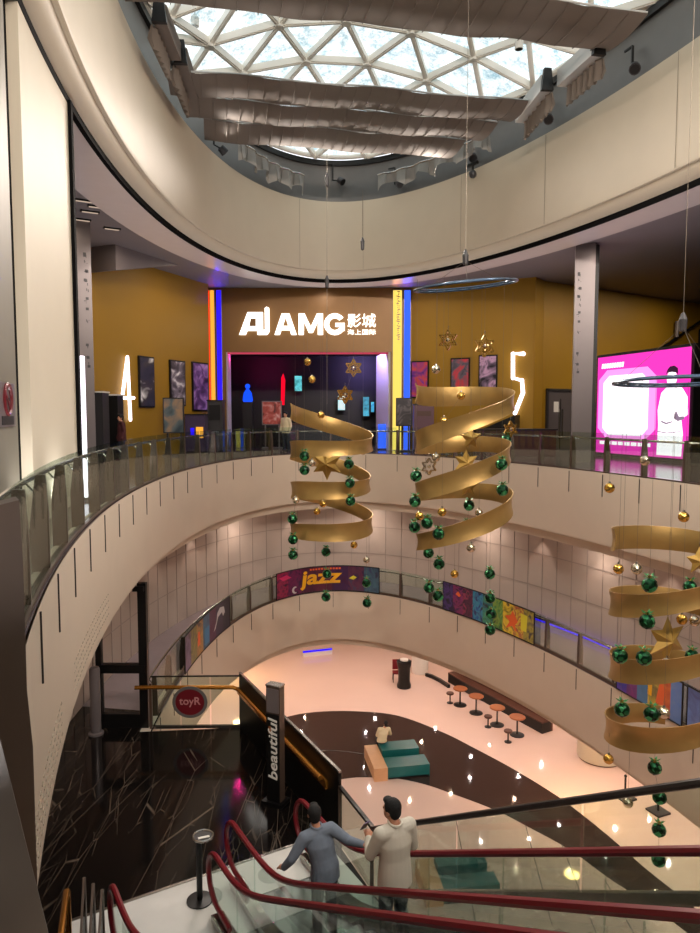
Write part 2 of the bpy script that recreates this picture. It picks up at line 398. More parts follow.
# the great ring over the hall
mb = MB().sweep([(.62, ZT), (.28, ZT), (.28, ZF + .06), (.31, ZF), (.40, ZF), (.43, ZF - .08), (.52, ZR + .17), (.68, ZR + .09), (.72, ZR + .08)], 0, TW, 260)
ring = struct(mb.build('wall_ring', M['cream'], smooth=True))
mb = MB().sweep([(.70, ZR + .16), (.70, ZR - .05), (.80, ZR - .05), (.80, ZR + .16)], 0, TW, 260); mb.build('shadow_gap', M['gap'], ring)
mb = MB().sweep([(.80, ZR), (2.1, ZR), (2.1, ZR + .25)], 0, TW, 220); struct(mb.build('ceiling_soffit', M['soffit']))
mb = MB().sweep([(2.05, ZR + .12), (22.2, ZR + .12)], 0, TW, 160); struct(mb.build('ceiling_hall', M['dark_ceiling']))
mb = MB()
for px, py in ((363, 230), (461, 205), (678, 100), (300, 230), (545, 180)):
    best = min((abs(350 + F * (ell(q, .275)[0]) / (ell(q, .275)[1] * CP - (ZT - EYE - 1) * SP) - px), q) for q in [PI / 2 + k * .004 for k in range(-400, 300)])[1]
    x, y = ell(best, .275); n = nrm(best); mb.box((x, y, (ZT + ZF) / 2), (.012, .01, ZT - ZF - .05), rz=math.atan2(n.y, n.x))
mb.build('panel_seam', M['cove'], ring)
mb = MB().sweep([(.6, ZT), (.6, ZD - .2)], 0, TW, 200); drum = struct(mb.build('wall_drum', M['drum'], smooth=True))
mb = MB().sweep([(.6, ZD - .2), (.48, ZD - .2), (.48, ZD), (.7, ZD)], 0, TW, 200); mb.build('curb', M['black'], drum)
# glass dome and its triangular steel grid
DA, DB, DH = LA + .55, LB + .55, 2.5
def dome(u, w):
    r2 = (u / DA) ** 2 + (w / DB) ** 2
    if r2 > 1: k = 1 / math.sqrt(r2); u, w, r2 = u * k, w * k, 1.
    return Vector((*uw(u, w), ZD + .1 + DH * (1 - r2)))
mb = MB(); NR, NT = 14, 90; o = 0; mb.v.append(dome(0, 0))
for i in range(1, NR + 1):
    for k in range(NT): q = TW * k / NT; mb.v.append(dome(DA * i / NR * math.cos(q), DB * i / NR * math.sin(q)) + Vector((0, 0, .12)))
for k in range(NT): mb.f.append((0, 1 + k, 1 + (k + 1) % NT)); mb.mi.append(0)
for i in range(NR - 1):
    for k in range(NT): a = 1 + i * NT; mb.f.append((a + k, a + NT + k, a + NT + (k + 1) % NT, a + (k + 1) % NT)); mb.mi.append(0)
sky = struct(mb.build('ceiling_dome', M['roof_glass'], smooth=True))
mb = MB(); side, row = 2.07, 1.75
nodes = {}
for j in range(-16, 16):
    for i in range(-7, 8): nodes[(i, j)] = (-1.47 + side * (i + (.5 if j % 2 else 0)), 11.9 - row * 6 + row * j)
ins = lambda p: (p[0] / DA) ** 2 + (p[1] / DB) ** 2 < .985
for (i, j), p in nodes.items():
    k = 0 if j % 2 == 0 else 1
    for q in ((i + 1, j), (i + k, j + 1), (i + k - 1, j + 1)):
        if q in nodes and (ins(p) or ins(nodes[q])):
            a, b = dome(*p), dome(*nodes[q])
            mb.bar(a, b, .15, .2); mb.bar(a - Vector((0, 0, .11)), b - Vector((0, 0, .11)), .07, .05)
    if ins(p): mb.lathe([(0, -.16), (.16, -.16), (.16, .1), (0, .1)], dome(*p), 10)
mb.build('steel_grid', M['truss'], sky)
mb = MB().tube([dome(DA * .995 * math.cos(q), DB * .995 * math.sin(q)) for q in [TW * k / 120 for k in range(120)]], .1, 8, True); mb.build('grid_rim', M['truss'], sky)
# retractable shades: one panel each
def shade(w0, w1, z, trim, label):
    wm = (w0 + w1) / 2; hw = (LA + .3) * math.sqrt(max(.01, 1 - (wm / (LB + .3)) ** 2)) - .12; u0, u1 = -hw, hw - 1.15
    mb = MB(); nu, nw = 60, 8
    for side_ in (0, 1):
        o = len(mb.v)
        for i in range(nu + 1):
            u = u0 + (u1 - u0) * i / nu
            for k in range(nw + 1):
                q = k / nw; w = w0 + (w1 - w0) * q
                zz = z - .08 * math.sin(PI * q) - .015 * math.cos(i * PI / 1.5) * math.sin(PI * q) + .03 * math.sin(u * 1.7 + w0)
                w2 = w + (.035 * math.sin(u * 3.1 + w0 * 3) if k in (0, nw) else 0)
                mb.v.append(Vector((*uw(u, w2), zz + side_ * .015)))
        for i in range(nu):
            for k in range(nw):
                a = o + i * (nw + 1) + k; mb.f.append((a, a + 1, a + nw + 2, a + nw + 1)); mb.mi.append(0)
    root = thing('roof_shade', label, 'shade', (*uw(0, wm), z), 0, 'pleated fabric shades under the glass dome')
    mb.build('fabric', M['fabric'], root, smooth=True, recalc=False)
    for w_ in (w0 + .03, w1 - .03):
        m2 = MB().tube([Vector((*uw(u0 + (u1 - u0) * i / 20, w_), z + .05 + .03 * math.sin((u0 + (u1 - u0) * i / 20) * 1.7 + w0))) for i in range(21)], .025, 6); m2.build('batten', M['casing'], root)
    mm = MB()
    for i in range(1, 24):
        u = u0 + (u1 - u0) * i / 24
        mm.tube([Vector((*uw(u, w0 + (w1 - w0) * q), z - .09 * math.sin(PI * q) - .014 + .03 * math.sin(u * 1.7 + w0))) for q in [k / 8 for k in range(9)]], .012, 5)
    mm.build('pleat', M['fabric'], root)
    return root
ZS = EYE + 9.0
shade(3.1, 4.75, ZS + .05, 0, 'wide brown fabric shade crossing the top edge of the dome opening')
shade(7.7, 9.1, ZS, 0, 'brown fabric shade bordering the open glass, first below the gap')
shade(9.16, 10.6, ZS, 0, 'middle brown fabric shade of the three laid side by side')
shade(10.66, 12.3, ZS, 0, 'farthest brown fabric shade, nearest the black curb of the dome')
# cassettes that hold the gathered shades, in the open gap
for sgn, ends in ((1, (((597, 47), (562, 79)), ((546, 83), (520, 116)))), (-1, (((160, 14), (175, 52)), ((181, 56), (193, 92))))):
    for n_, (e0, e1) in enumerate(ends):
        a, b = U(*e0, ZS + .1), U(*e1, ZS + .1)
        lb_ = ('nearer' if n_ == 0 else 'farther') + (' white box casing with dark end cap on the right rim of the dome' if sgn > 0 else ' dark box casing with pointed end cap on the left rim of the dome')
        root = thing('shade_casing', lb_, 'casing', (a + b) / 2, 0, 'shade casings along the dome rim')
        MB().bar(a, b, .3, .42).build('box', M['casing'] if sgn > 0 else M['fabric'], root)
        d = (b - a).normalized()
        mb = MB(); x = Vector((d.y, -d.x, 0)); c = a - d * .02
        mb.add([c + x * .17 + Vector((0, 0, -.24)), c - x * .17 + Vector((0, 0, -.24)), c - x * .1 + Vector((0, 0, .34)), c + x * .1 + Vector((0, 0, .34))] +
               [c - d * .12 + x * .17 + Vector((0, 0, -.24)), c - d * .12 - x * .17 + Vector((0, 0, -.24)), c - d * .12 - x * .1 + Vector((0, 0, .34)), c - d * .12 + x * .1 + Vector((0, 0, .34))],
               [(0, 1, 2, 3), (7, 6, 5, 4), (0, 4, 5, 1), (1, 5, 6, 2), (2, 6, 7, 3), (3, 7, 4, 0)])
        mb.build('end_cap', M['black'], root)
        mb = MB(); nn = 24; qs = 1 if (x * sgn).x * sgn > 0 else -1
        for i in range(nn + 1):
            p = a + (b - a) * i / nn; wv = .07 * math.sin(i * 1.6)
            mb.v += [p + x * sgn * (.16 + wv) * qs + Vector((0, 0, -.2)), p + x * sgn * (.2 + wv * 1.6) * qs + Vector((0, 0, -.5)), p + x * sgn * (.14 + wv) * qs + Vector((0, 0, -.72))]
        for i in range(nn):
            for k in range(2): q = i * 3 + k; mb.f.append((q, q + 1, q + 4, q + 3)); mb.mi.append(0)
        mb.build('gathered_fabric', M['fabric'], root, smooth=True, recalc=False)
def swag(x0, x1, ya, drop, label):                  # gathered shade hanging in scallops before the drum
    root = thing('gathered_shade', label, 'shade', D((x0 + x1) / 2, ya, 27.2), 0, 'gathered shades at the far end of the dome')
    mb = MB(); n = 72; rows = 7
    for i in range(n + 1):
        x = x0 + (x1 - x0) * i / n; sc = abs(math.sin(i / n * PI * 4))
        t = min((abs(350 + F * ell(q, -.42)[0] / (ell(q, -.42)[1] * CP - 9.2 * SP) - x), q) for q in [PI / 2 + k * .01 for k in range(-110, 90)])[1]
        p = Vector((*ell(t, -.42), 0)); nn = nrm(t)
        for k in range(rows):
            q = k / (rows - 1); wv = .12 * math.sin(i * .5) * (.4 + q)
            mb.v.append(Vector((p.x - nn.x * wv, p.y - nn.y * wv, EYE + 9.35 - q * (drop + .3 * (1 - sc)))))
    for i in range(n):
        for k in range(rows - 1): a = i * rows + k; mb.f.append((a, a + 1, a + rows + 1, a + rows)); mb.mi.append(0)
    mb.build('fabric', M['swag'], root, smooth=True, recalc=False)
    mb = MB().tube([mb.v[i * rows] + Vector((0, 0, .02)) for i in range(n + 1)], .03, 6); mb.build('rail', M['steel'], root)
swag(238, 305, 165, .45, 'gathered pale fabric hanging in scallops at the far left rim')
swag(378, 488, 160, .32, 'gathered grey fabric hanging in scallops at the far right rim')
# floodlights clamped to the drum
for n_, (px, py, lb_) in enumerate(((395, 178, 'at the far end, left of the others on the right'), (473, 152, 'second along the right drum from the far end'), (548, 113, 'third along the right drum from the far end'), (634, 62, 'nearest along the right drum'), (212, 137, 'alone on the left drum'), (333, 174, 'beside the far end of the drum, above the cinema sign'))):
    bt = min((abs(350 + F * ell(q, .5)[0] / (ell(q, .5)[1] * CP - 9.2 * SP) - px), q) for q in [k * .01 for k in range(0, 330)])[1]
    x, y = ell(bt, .38); n = nrm(bt); p = D(px, py, y); z = p.z
    root = thing('floodlight', 'black floodlight on a bracket ' + lb_, 'light', (x, y, z), 0, 'floodlights around the drum')
    c = Vector((x, y, z)); ins_ = Vector((-n.x, -n.y, 0)); tg = Vector((-n.y, n.x, 0))
    MB().bar(c + Vector((0, 0, .4)), c - Vector((0, 0, .25)), .06, .06, (1, 0, 0)).bar(c + Vector((0, 0, .4)), c + Vector((0, 0, .4)) + tg * .3, .05, .05).build('bracket', M['black'], root)
    mb = MB().tube([c - Vector((0, 0, .25)), c - Vector((0, 0, .3)) + ins_ * .15 - tg * .25], .025, 6)
    mb.build('arm', M['black'], root)
    d = (ins_ * .4 - tg * .5 - Vector((0, 0, .5))).normalized(); e = c - Vector((0, 0, .32)) + ins_ * .18 - tg * .32
    MB().tube([e - d * .1, e + d * .12], [.13, .15], 12).build('housing', M['dark_gray'], root)
    MB().tube([e + d * .122, e + d * .13], [.12, .12], 12).build('lens', M['black'], root)
# security camera on the ring face
bt = min((abs(350 + F * ell(q, .2)[0] / (ell(q, .2)[1] * CP - 8.4 * SP) - 475), q) for q in [k * .004 for k in range(0, 500)])[1]
x, y = ell(bt, .02); z = D(475, 170, y).z
root = thing('security_camera', 'small dark security camera under a bracket on the cream ring', 'camera', (x, y, z))
c = Vector((x, y, z)); n = nrm(bt)
MB().box(c + Vector((0, 0, .2)), (.5, .08, .1), rz=math.atan2(n.x, -n.y)).build('bracket', M['black'], root)
MB().tube([c + Vector((0, 0, .2)), c - Vector((0, 0, .05))], .04, 8).build('stem', M['black'], root)
MB().ball(c - Vector((0, 0, .14)), .14, 14, 10).build('dome', M['dark_gray'], root)
# small pendant lights in the steel grid
for px, py, lb_ in ((195, 22, 'left'), (519, 45, 'right')):
    p = D(px, py, 21.2)
    root = thing('pendant_spot', f'small white spot hanging in the dome grid, {lb_} one of the two', 'light', p, 0, 'spots in the dome grid')
    MB().lathe([(0, -.12), (.12, -.12), (.13, .1), (.05, .2), (0, .2)], p, 16).build('housing', M['white'], root)
    MB().lathe([(0, -.125), (.1, -.125)], p, 16).build('lens', M['black'], root)
    MB().tube([p + Vector((0, 0, .18)), (p.x, p.y, ZD + 1.9)], .012, 6).build('stem', M['steel'], root)
# walls beside the viewer, the cream pier, and columns
def arcwall(name, t0, t1, off, depth, z0, z1, m, n=30):
    mb = MB().sweep([(off, z0), (off + depth, z0), (off + depth, z1), (off, z1)], t0, t1, n, closed=True); return struct(mb.build(name, m))
arcwall('wall_pier', PI - .097, PI + .080, .71, 1.1, Z2, ZR + .13, M['cream'])
arcwall('wall_joint', PI + .080, PI + .108, .86, .9, Z2, ZR + 1.5, M['gap'])
arcwall('wall_left', PI + .108, PI + .60, .78, 1.1, Z2, ZR + .13, M['gray_wall'])
pe = Vector((*ell(PI - .081, .78), 0)); pn = nrm(PI - .081); pt = Vector((-pn.y, pn.x, 0))
mb = MB(); mb.box(Vector((*ell(PI - .100, 1.0), (Z2 + ZR) / 2)) , (.7, .14, ZR - Z2), rz=math.atan2(pn.y, pn.x)); struct(mb.build('trim_3', M['gap']))
c = Vector((*ell(PI - .1105, .66), Z2 + 1.3)); root = thing('light_tube', 'tall white light strip on the edge of the cream pier', 'light', (c.x, c.y, Z2))
lt = D(73, 403, c.y); MB().box((c.x, c.y, (D(73, 356, c.y).z + Z2) / 2), (.12, .12, D(73, 356, c.y).z - Z2), rz=math.atan2(pn.y, pn.x)).build('tube', M['led_white'], root)
MB().box((c.x, c.y, Z2 + .03), (.2, .2, .06), rz=math.atan2(pn.y, pn.x)).build('base', M['steel'], root)
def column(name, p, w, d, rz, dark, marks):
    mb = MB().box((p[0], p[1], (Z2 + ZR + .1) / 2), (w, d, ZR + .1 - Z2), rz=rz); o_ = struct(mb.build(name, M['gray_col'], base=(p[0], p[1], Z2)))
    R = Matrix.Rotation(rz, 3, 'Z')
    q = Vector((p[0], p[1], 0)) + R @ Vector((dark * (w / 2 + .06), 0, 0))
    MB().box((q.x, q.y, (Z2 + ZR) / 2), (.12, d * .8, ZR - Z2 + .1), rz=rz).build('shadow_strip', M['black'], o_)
    rr = random.Random(3); xx = -dark * (w / 2 - .15); mb = MB()
    for k in (list(range(8)) + [10, 11, 12]) if marks else []:      # upright lettering too small to read
        z = Z2 + 6.3 - k * .27
        for j in range(3):
            v = R @ Vector((xx + rr.uniform(-.05, .05), -d / 2 - .006, 0)); mb.box((p[0] + v.x, p[1] + v.y, z + rr.uniform(-.07, .07)), (rr.choice((.02, .08)), .012, rr.choice((.02, .08))), rz=rz)
    if marks: mb.build('lettering', M['dark_gray'], o_)
    return o_
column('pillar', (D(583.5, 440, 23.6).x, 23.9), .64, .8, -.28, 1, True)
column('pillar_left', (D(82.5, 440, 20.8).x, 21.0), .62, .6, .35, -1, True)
# cinema walls
WL = ((-9.9, 21.9), (-6.2, 30.82)); WR = ((2.48, 31.8), (7.68, 29.2)); WS = ((7.68, 29.2), (8.3, 30.1)); WT = ((8.3, 30.1), (18.6, 36.6))
def flat(name, a, b, z0, z1, m, th=.2):
    a, b = Vector((*a, 0)), Vector((*b, 0)); d = (b - a).normalized(); n = Vector((-d.y, d.x, 0))
    if n.y < 0: n = -n
    mb = MB().prism([a, b, b + n * th, a + n * th], z0, z1); return struct(mb.build(name, m))
flat('wall_cinema_left', WL[0], WL[1], Z2, ZR + .12, M['yellow'])
flat('wall_cinema_right', WR[0], WR[1], Z2, ZR + .12, M['yellow'])
flat('wall_cinema_middle', WS[0], WS[1], Z2, ZR + .12, M['yellow'])
flat('wall_cinema_far_right', WT[0], WT[1], Z2, ZR + .12, M['yellow'])
flat('wall_cinema_far_left', (-18, 20.5), WL[0], Z2, ZR + .12, M['gray_wall'])
# sloping bulkhead over the left wall
a = WP(88, 273, *WL); b_ = WP(153, 269, *WL); nL = Vector((WL[1][1] - WL[0][1], -(WL[1][0] - WL[0][0]), 0)).normalized()
mb = MB(); top = ZR + .12
q = [Vector((a.x, a.y, a.z)), Vector((a.x, a.y, top)), Vector((b_.x, b_.y, top))]
mb.add(q + [v + nL * 1.2 for v in q], [(0, 1, 2), (5, 4, 3), (0, 3, 4, 1), (1, 4, 5, 2), (2, 5, 3, 0)]); struct(mb.build('ceiling_bulkhead', M['dark_ceiling']))
# sloping handrail wedge at the foot of the right wall and the sloped beam beyond the light box
mb = MB(); a, b_ = WP(494, 426, *WR), WP(531, 416, *WS); c = WP(546, 409, *WS)
for p, q in ((WP(480, 432, *WR), WP(520, 421, *WR)),):
    nn = Vector((WR[1][1] - WR[0][1], -(WR[1][0] - WR[0][0]), 0)).normalized()
    if nn.y > 0: nn = -nn
    p, q = p + nn * .06, q + nn * .06
    pts = [Vector((p.x, p.y, Z2)), Vector((q.x, q.y, Z2)), Vector((q.x, q.y, q.z + .25)), Vector((p.x, p.y, p.z))]
    mb.add(pts + [v + nn * .9 for v in pts], [(0, 1, 2, 3), (7, 6, 5, 4), (0, 4, 5, 1), (1, 5, 6, 2), (2, 6, 7, 3), (3, 7, 4, 0)])
tag(mb.build('ramp_block', M['black'], base=(a.x, a.y - .5, Z2)), 'black wedge-shaped ramp side below the neon five', 'ramp')
p, q = WP(640, 362, *WT), WP(706, 316, *WT)
root = thing('ceiling_conduit', 'slanting dark pipe across the yellow wall above the pink screen', 'pipe', p)
MB().tube([p + Vector((0, -.25, 0)), q + Vector((0, -.25, 0))], .06, 8).build('pipe', M['black'], root)
pm = (p + q) / 2 + Vector((0, -.25, 0)); MB().tube([pm, (pm.x, pm.y, pm.z + .8)], .1, 10).build('fitting', M['gray_col'], root)
# downlight slots in the dark ceiling at the left
for px, py, w_ in ((84, 200, 'nearest the viewer'), (90, 211, 'fourth from the grey column'), (82, 219, 'directly before the grey column'), (112, 228, 'nearest the yellow wall'), (97, 206, 'closest to the ring edge')):
    p = U(px, py, ZR + .12); root = thing('slot_light', f'dim slot light in the dark ceiling left of the ring, {w_}', 'light', p, .5, 'slot lights in the dark ceiling')
    MB().box(p - Vector((0, 0, .02)), (.5, .14, .04)).build('frame', M['black'], root); MB().box(p - Vector((0, 0, .045)), (.42, .07, .012)).build('diffuser', M['lamp_dim'], root)
# ================================================================== RAILINGS
def railing(name, label, s0, s1, step, zb, post_m, hz=.93, gz=1.1, bh=.09, pd=.09):
    root = thing(name, label, 'railing', (*ell(t_at((s0 + s1) / 2), .1), zb))
    n = int(round((s1 - s0) / step)); ss = [s0 + (s1 - s0) * i / n for i in range(n + 1)]
    fine = [s0 + (s1 - s0) * i / (n * 4) for i in range(n * 4 + 1)]
    MB().tube([Vector((*ell(t_at(s), .27), zb + hz)) for s in fine], .03, 8).build('handrail', M['steel'], root, smooth=True)
    MB().sweep([(.04, zb), (.13, zb), (.13, zb + bh), (.04, zb + bh)], t_at(s0) if s0 >= 0 else t_at(s0) - TW, t_at(s1), n * 4, closed=True).build('base_rail', post_m, root)
    for s in ss:
        t = t_at(s); nn = nrm(t); a = math.atan2(nn.y, nn.x); c = Vector((*ell(t, .15), 0)); tg = Vector((-nn.y, nn.x, 0))
        mb = MB(); h = hz + .06
        pr = [(-pd, -.03), (pd * .9, -.03), (pd, h * .5), (pd * .3, h), (-pd * .75, h), (-pd, h * .6)]
        vs = [c + nn * x + Vector((0, 0, zb + z)) + tg * sg * .03 for sg in (-1, 1) for x, z in pr]; k = len(pr)
        mb.add(vs, [tuple(range(k)), tuple(range(2 * k - 1, k - 1, -1))] + [(i, (i + 1) % k, k + (i + 1) % k, k + i) for i in range(k)])
        p = mb.build('post', post_m, root)
        b0 = Vector((*ell(t, .16), zb + hz - .12)); b1 = Vector((*ell(t, .27), zb + hz - .02))
        MB().tube([b0, (b0 + b1) / 2 + Vector((0, 0, -.02)), b1], .012, 6).build('bracket', M['steel'], p)
    for a, b in zip(ss, ss[1:]):
        mb = MB(); sub = 4; d = (b - a)
        for i in range(sub + 1):
            t = t_at(a + d * (.03 + .94 * i / sub))
            for off in (.055, .067): mb.v += [Vector((*ell(t, off), zb + .05)), Vector((*ell(t, off), zb + gz))]
        for i in range(sub):
            q = i * 4
            mb.f += [(q, q + 4, q + 5, q + 1), (q + 2, q + 3, q + 7, q + 6), (q + 1, q + 5, q + 7, q + 3), (q, q + 2, q + 6, q + 4)]; mb.mi += [0] * 4
        mb.f += [(0, 1, 3, 2), (sub * 4, sub * 4 + 2, sub * 4 + 3, sub * 4 + 1)]; mb.mi += [0, 0]
        mb.build('glass_pane', M['glass'], root)
    return root, ss
s_near = s_at(t_of((-1.55, 3.05)))                   # one post stands about 3 m ahead of the viewer on the left
STEP = 1.46
n_front = 42
railing('glass_railing', 'curved glass railing with bronze posts along the cinema floor edge', s_near - STEP * (n_front - 0), s_near, STEP, Z2, M['bronze'], bh=.03)
rl_ = bpy.data.objects['glass_railing']
def upright(name, pts, Y, th, m):
    v = [D(x, y, Y) for x, y in pts]; k = len(v); mb = MB()
    mb.add(v + [p + Vector((-th * .6, th, 0)) for p in v], [tuple(range(k)), tuple(range(2 * k - 1, k - 1, -1))] + [(i, (i + 1) % k, k + (i + 1) % k, k + i) for i in range(k)]); return mb.build(name, m, rl_)
M['end_gray'] = mat('end_plate_grey', (128, 122, 118), .5)
M['brown_post'] = mat('brown_post', (92, 76, 66), .5)
upright('end_post', [(-12, 508), (19, 500), (23, 560), (27, 690), (33, 747), (39, 935), (-12, 935)], 2.75, .12, M['brown_post'])
lab(upright('end_plate', [(-12, 712), (0, 740), (24, 836), (50, 940), (-12, 940)], 2.1, .05, M['end_gray']), 'grey end plate')
ss2 = [s_near - STEP * i for i in range(n_front + 1)]
s1b, s1a = s_at(t_left), s_at(-.75) - PER
_, ss1 = railing('gallery_railing', 'lower curved glass railing round the gallery, carrying the colourful banners', s1a, s1b - .1, 1.5, Z1, M['bronze'])
for sslist, zt, par in ((ss2, Z2, b2), (ss1, Z1, b1)):
    mb = MB()
    for s in sslist:
        t = t_at(s); n = nrm(t); x, y = ell(t, -.006); mb.box((x, y, zt - .36), (.02, .016, .62), rz=math.atan2(n.y, n.x))
    mb.build('post_strip', M['joint'], par)
# rows of short vent slots low on the near left band
mb = MB()
for i in range(58):
    t = PI - .02 + i * .0095; n = nrm(t)
    if i % 29 > 21: continue
    for k in range(4):
        x, y = ell(t, -.002); mb.box((x, y, ZC2 + .28 + k * .11), (.01, .07, .014), rz=math.atan2(n.y, n.x))
M['slot'] = mat('slot_shadow', (150, 138, 118), .6)
mb.build('vent_slot', M['slot'], b2)
# ================================================================== THE BLACK MARBLE LANDING
E_, N_ = Vector((.5, -.866, 0)), Vector((.866, .5, 0))
def P(n, s, z=0.): return N_ * n + E_ * s + Vector((0, 0, z))
A, B, C, Dp = (-5.3, 16.05), (-2.61, 16.05), (-.17, 11.46), (.34, 10.31)
tA = t_of((-5.0, 15.95)); edge = [ell(tA + (PI + .62 - tA) * i / 24, .35) for i in range(25)]
q0, q1 = P(5.45, -8.3), P(1.2, -8.1)
land = [B, C, Dp, (q0.x, q0.y), (q1.x, q1.y)] + edge[::-1]
mb = MB().prism(land, Z1 - .9, Z1 + .004); struct(mb.build('floor_landing', M['marble']))
mb = MB().prism([P(1.25, -10.42), P(5.42, -10.42), P(5.42, -8.35), P(1.25, -8.35)], Z1, Z1 + .012)
for k in range(1, 4): pass
lp = struct(mb.build('floor_plate', M['plate']))
MB().box(P(3.33, -10.45, Z1 + .012), (4.2, .05, .014), rz=math.radians(30)).build('plate_edge', M['steel'], lp)
# landing balustrade: clear at the far end, black along the slope side, clear at the corner
root = thing('landing_balustrade', 'straight balustrade with brass handrail round the black marble landing', 'railing', (-2.6, 16.0, Z1))
def panel(name, a, b, z0, z1, m, th=.02): 
    return MB().bar(Vector((*a, (z0 + z1) / 2)), Vector((*b, (z0 + z1) / 2)), th, z1 - z0).build(name, m, root)
A2 = (-4.72, 16.0)
lerp = lambda a, b, q: (a[0] + (b[0] - a[0]) * q, a[1] + (b[1] - a[1]) * q)
for i in range(3): panel('glass_pane', lerp(A2, B, i / 3 + .01), lerp(A2, B, (i + 1) / 3 - .01), Z1 + .05, Z1 + 1.25, M['glass'])
panel('base_strip', A2, B, Z1, Z1 + .07, M['steel'], .06); panel('cap', A2, B, Z1 + 1.25, Z1 + 1.28, M['black'], .03)
lab(panel('black_panel', B, C, Z1 - .85, Z1 + 1.32, M['black'], .05), 'black side panel'); panel('steel_edge', B, C, Z1 + 1.32, Z1 + 1.36, M['steel'], .05)
panel('glass_pane', lerp(C, Dp, .03), lerp(C, Dp, .97), Z1 + .05, Z1 + 1.05, M['glass']); panel('cap', C, Dp, Z1 + 1.05, Z1 + 1.1, M['black'], .06)
for p in (A2, C, Dp): MB().box((*p, Z1 + .55), (.06, .06, 1.1)).build('post', M['bronze'], root)
nB = Vector((-(C[1] - B[1]), C[0] - B[0], 0)).normalized(); 
if nB.x > 0: nB = -nB
h0 = [Vector((-5.05, 15.86, Z1 + 1.05)), Vector((-4.7, 15.88, Z1 + 1.05)), Vector((-2.75, 15.88, Z1 + 1.05))]
h1 = [Vector((*lerp(B, C, q), Z1 + 1.02)) + nB * .12 for q in (.03, .5, .9)]
MB().tube(h0 + h1, .05, 8).build('handrail', M['brass'], root)
mb = MB(); b0, b1_ = Vector((*B, Z1 + .92)) + nB * .05, Vector((*lerp(B, C, .92), Z1 + .92)) + nB * .05
mb.bar(b0, b1_, .04, .16).build('brass_strip', M['brass'], root)
for q in (.25, .6, .85):
    p = lerp(A2, B, q); MB().tube([Vector((p[0], p[1], Z1 + 1.02)), Vector((p[0], p[1] - .12, Z1 + 1.03))], .02, 6).build('bracket', M['steel'], root)
# round sticker sign on the clear pane
c = D(190, 702, 15.77)
root = thing('round_sign', 'dark red round sign with a grey rim on the clear landing balustrade', 'sign', c)
mb = MB()
def disc(mb, c, r, y, n=40): return mb.add([(c.x + r * math.cos(TW * k / n), y, c.z + r * math.sin(TW * k / n) * .92) for k in range(n)], [tuple(range(n))])
mb = MB(); n = 40
mb.add([(c.x + r * math.cos(TW * k / n), c.y - d, c.z + r * math.sin(TW * k / n) * .92) for r, d in ((.41, 0), (.41, .02), (.34, .02), (.34, 0)) for k in range(n)], [(j * n + k, j * n + (k + 1) % n, ((j + 1) % 4) * n + (k + 1) % n, ((j + 1) % 4) * n + k) for j in range(4) for k in range(n)])
mb.build('rim', M['drum'], root)
M['sign_red'] = mat('sign_red', (104, 20, 30), .4); M['sign_text'] = mat('sign_text', (190, 130, 130), .5)
mb = MB(); mb.add([(c.x + .345 * math.cos(TW * k / n), c.y - d, c.z + .345 * .92 * math.sin(TW * k / n)) for d in (0, .012) for k in range(n)], [tuple(range(n)), tuple(range(2 * n - 1, n - 1, -1))] + [(k, (k + 1) % n, n + (k + 1) % n, n + k) for k in range(n)])
mb.build('face', M['sign_red'], root)
letters('toyR', (-.25, .25, -.12, .12), lambda a, b, d: Vector((c.x + a, c.y - .014 - d, c.z + b)), .012, depth=.004).build('lettering', M['sign_text'], root)
# black posts and frame at the left end of the landing
root = thing('black_frame', 'tall black metal frame standing at the left end of the landing', 'frame', (-5.4, 16.1, Z1))
ztop = ZC2 - .3
for px, w_, m_, zt in ((144, .2, 'black', ztop), (99.5, .13, 'black', D(99, 640, 16.1).z)):
    x = D(px, 668, 16.1).x; MB().box((x, 16.1, (Z1 + zt) / 2), (w_, .16, zt - Z1)).build('post', M[m_], root)
zb_ = D(120, 668, 16.1).z; xa, xb = D(97, 668, 16.1).x, D(146, 668, 16.1).x
MB().box(((xa + xb) / 2, 16.1, zb_), (xb - xa, .18, .2)).build('crossbar', M['black'], root)
zc_ = D(120, 715, 16.1).z; MB().box(((xa + xb) / 2, 16.1, (zc_ + Z1) / 2), (xb - xa, .14, zc_ - Z1 + .1)).build('bottom_panel', M['black'], root)
MB().box((D(139, 586, 16.05).x, 16.0, ztop - .12), (.26, .1, .12)).build('bracket', M['black'], root)
c = D(96, 727, 15.7); root = thing('grey_bollard', 'tall grey round post beside the black frame', 'post', (c.x, c.y, Z1))
MB().lathe([(0, 0), (.17, 0), (.17, .05), (.12, .07), (.12, 1.55), (.1, 1.6), (0, 1.6)], (c.x, c.y, Z1), 18).build('shaft', M['gray_col'], root, smooth=True)
# sign pylon
pc = Vector((-1.42, 12.82, Z1)); root = thing('sign_pylon', 'slim black sign pylon with white upright lettering by the landing edge', 'sign', pc)
ax = Vector((.90, -.44, 0)).normalized(); ay = Vector((.44, .90, 0)).normalized(); UZ = Vector((0, 0, 1))
W_, T_, H_ = .30, .17, 2.32
MB().box(pc + UZ * (H_ / 2), (W_, T_, H_), (ax, ay, UZ)).build('body', M['bronze'], root)
MB().box(pc + UZ * .04, (W_ + .14, T_ + .16, .08), (ax, ay, UZ)).build('foot', M['black'], root)
MB().box(pc + UZ * (.93) - ay * (T_ / 2 + .008), (W_ * .94, .014, 1.72), (ax, ay, UZ)).build('black_face', M['black'], root)
MB().box(pc + UZ * 2.05 - ay * (T_ / 2 + .008), (W_ * .86, .014, .46), (ax, ay, UZ)).build('grey_face', M['gray_col'], root)
MB().box(pc + UZ * (H_ + .015), (W_ + .02, T_ + .02, .03), (ax, ay, UZ)).build('cap', M['steel'], root)
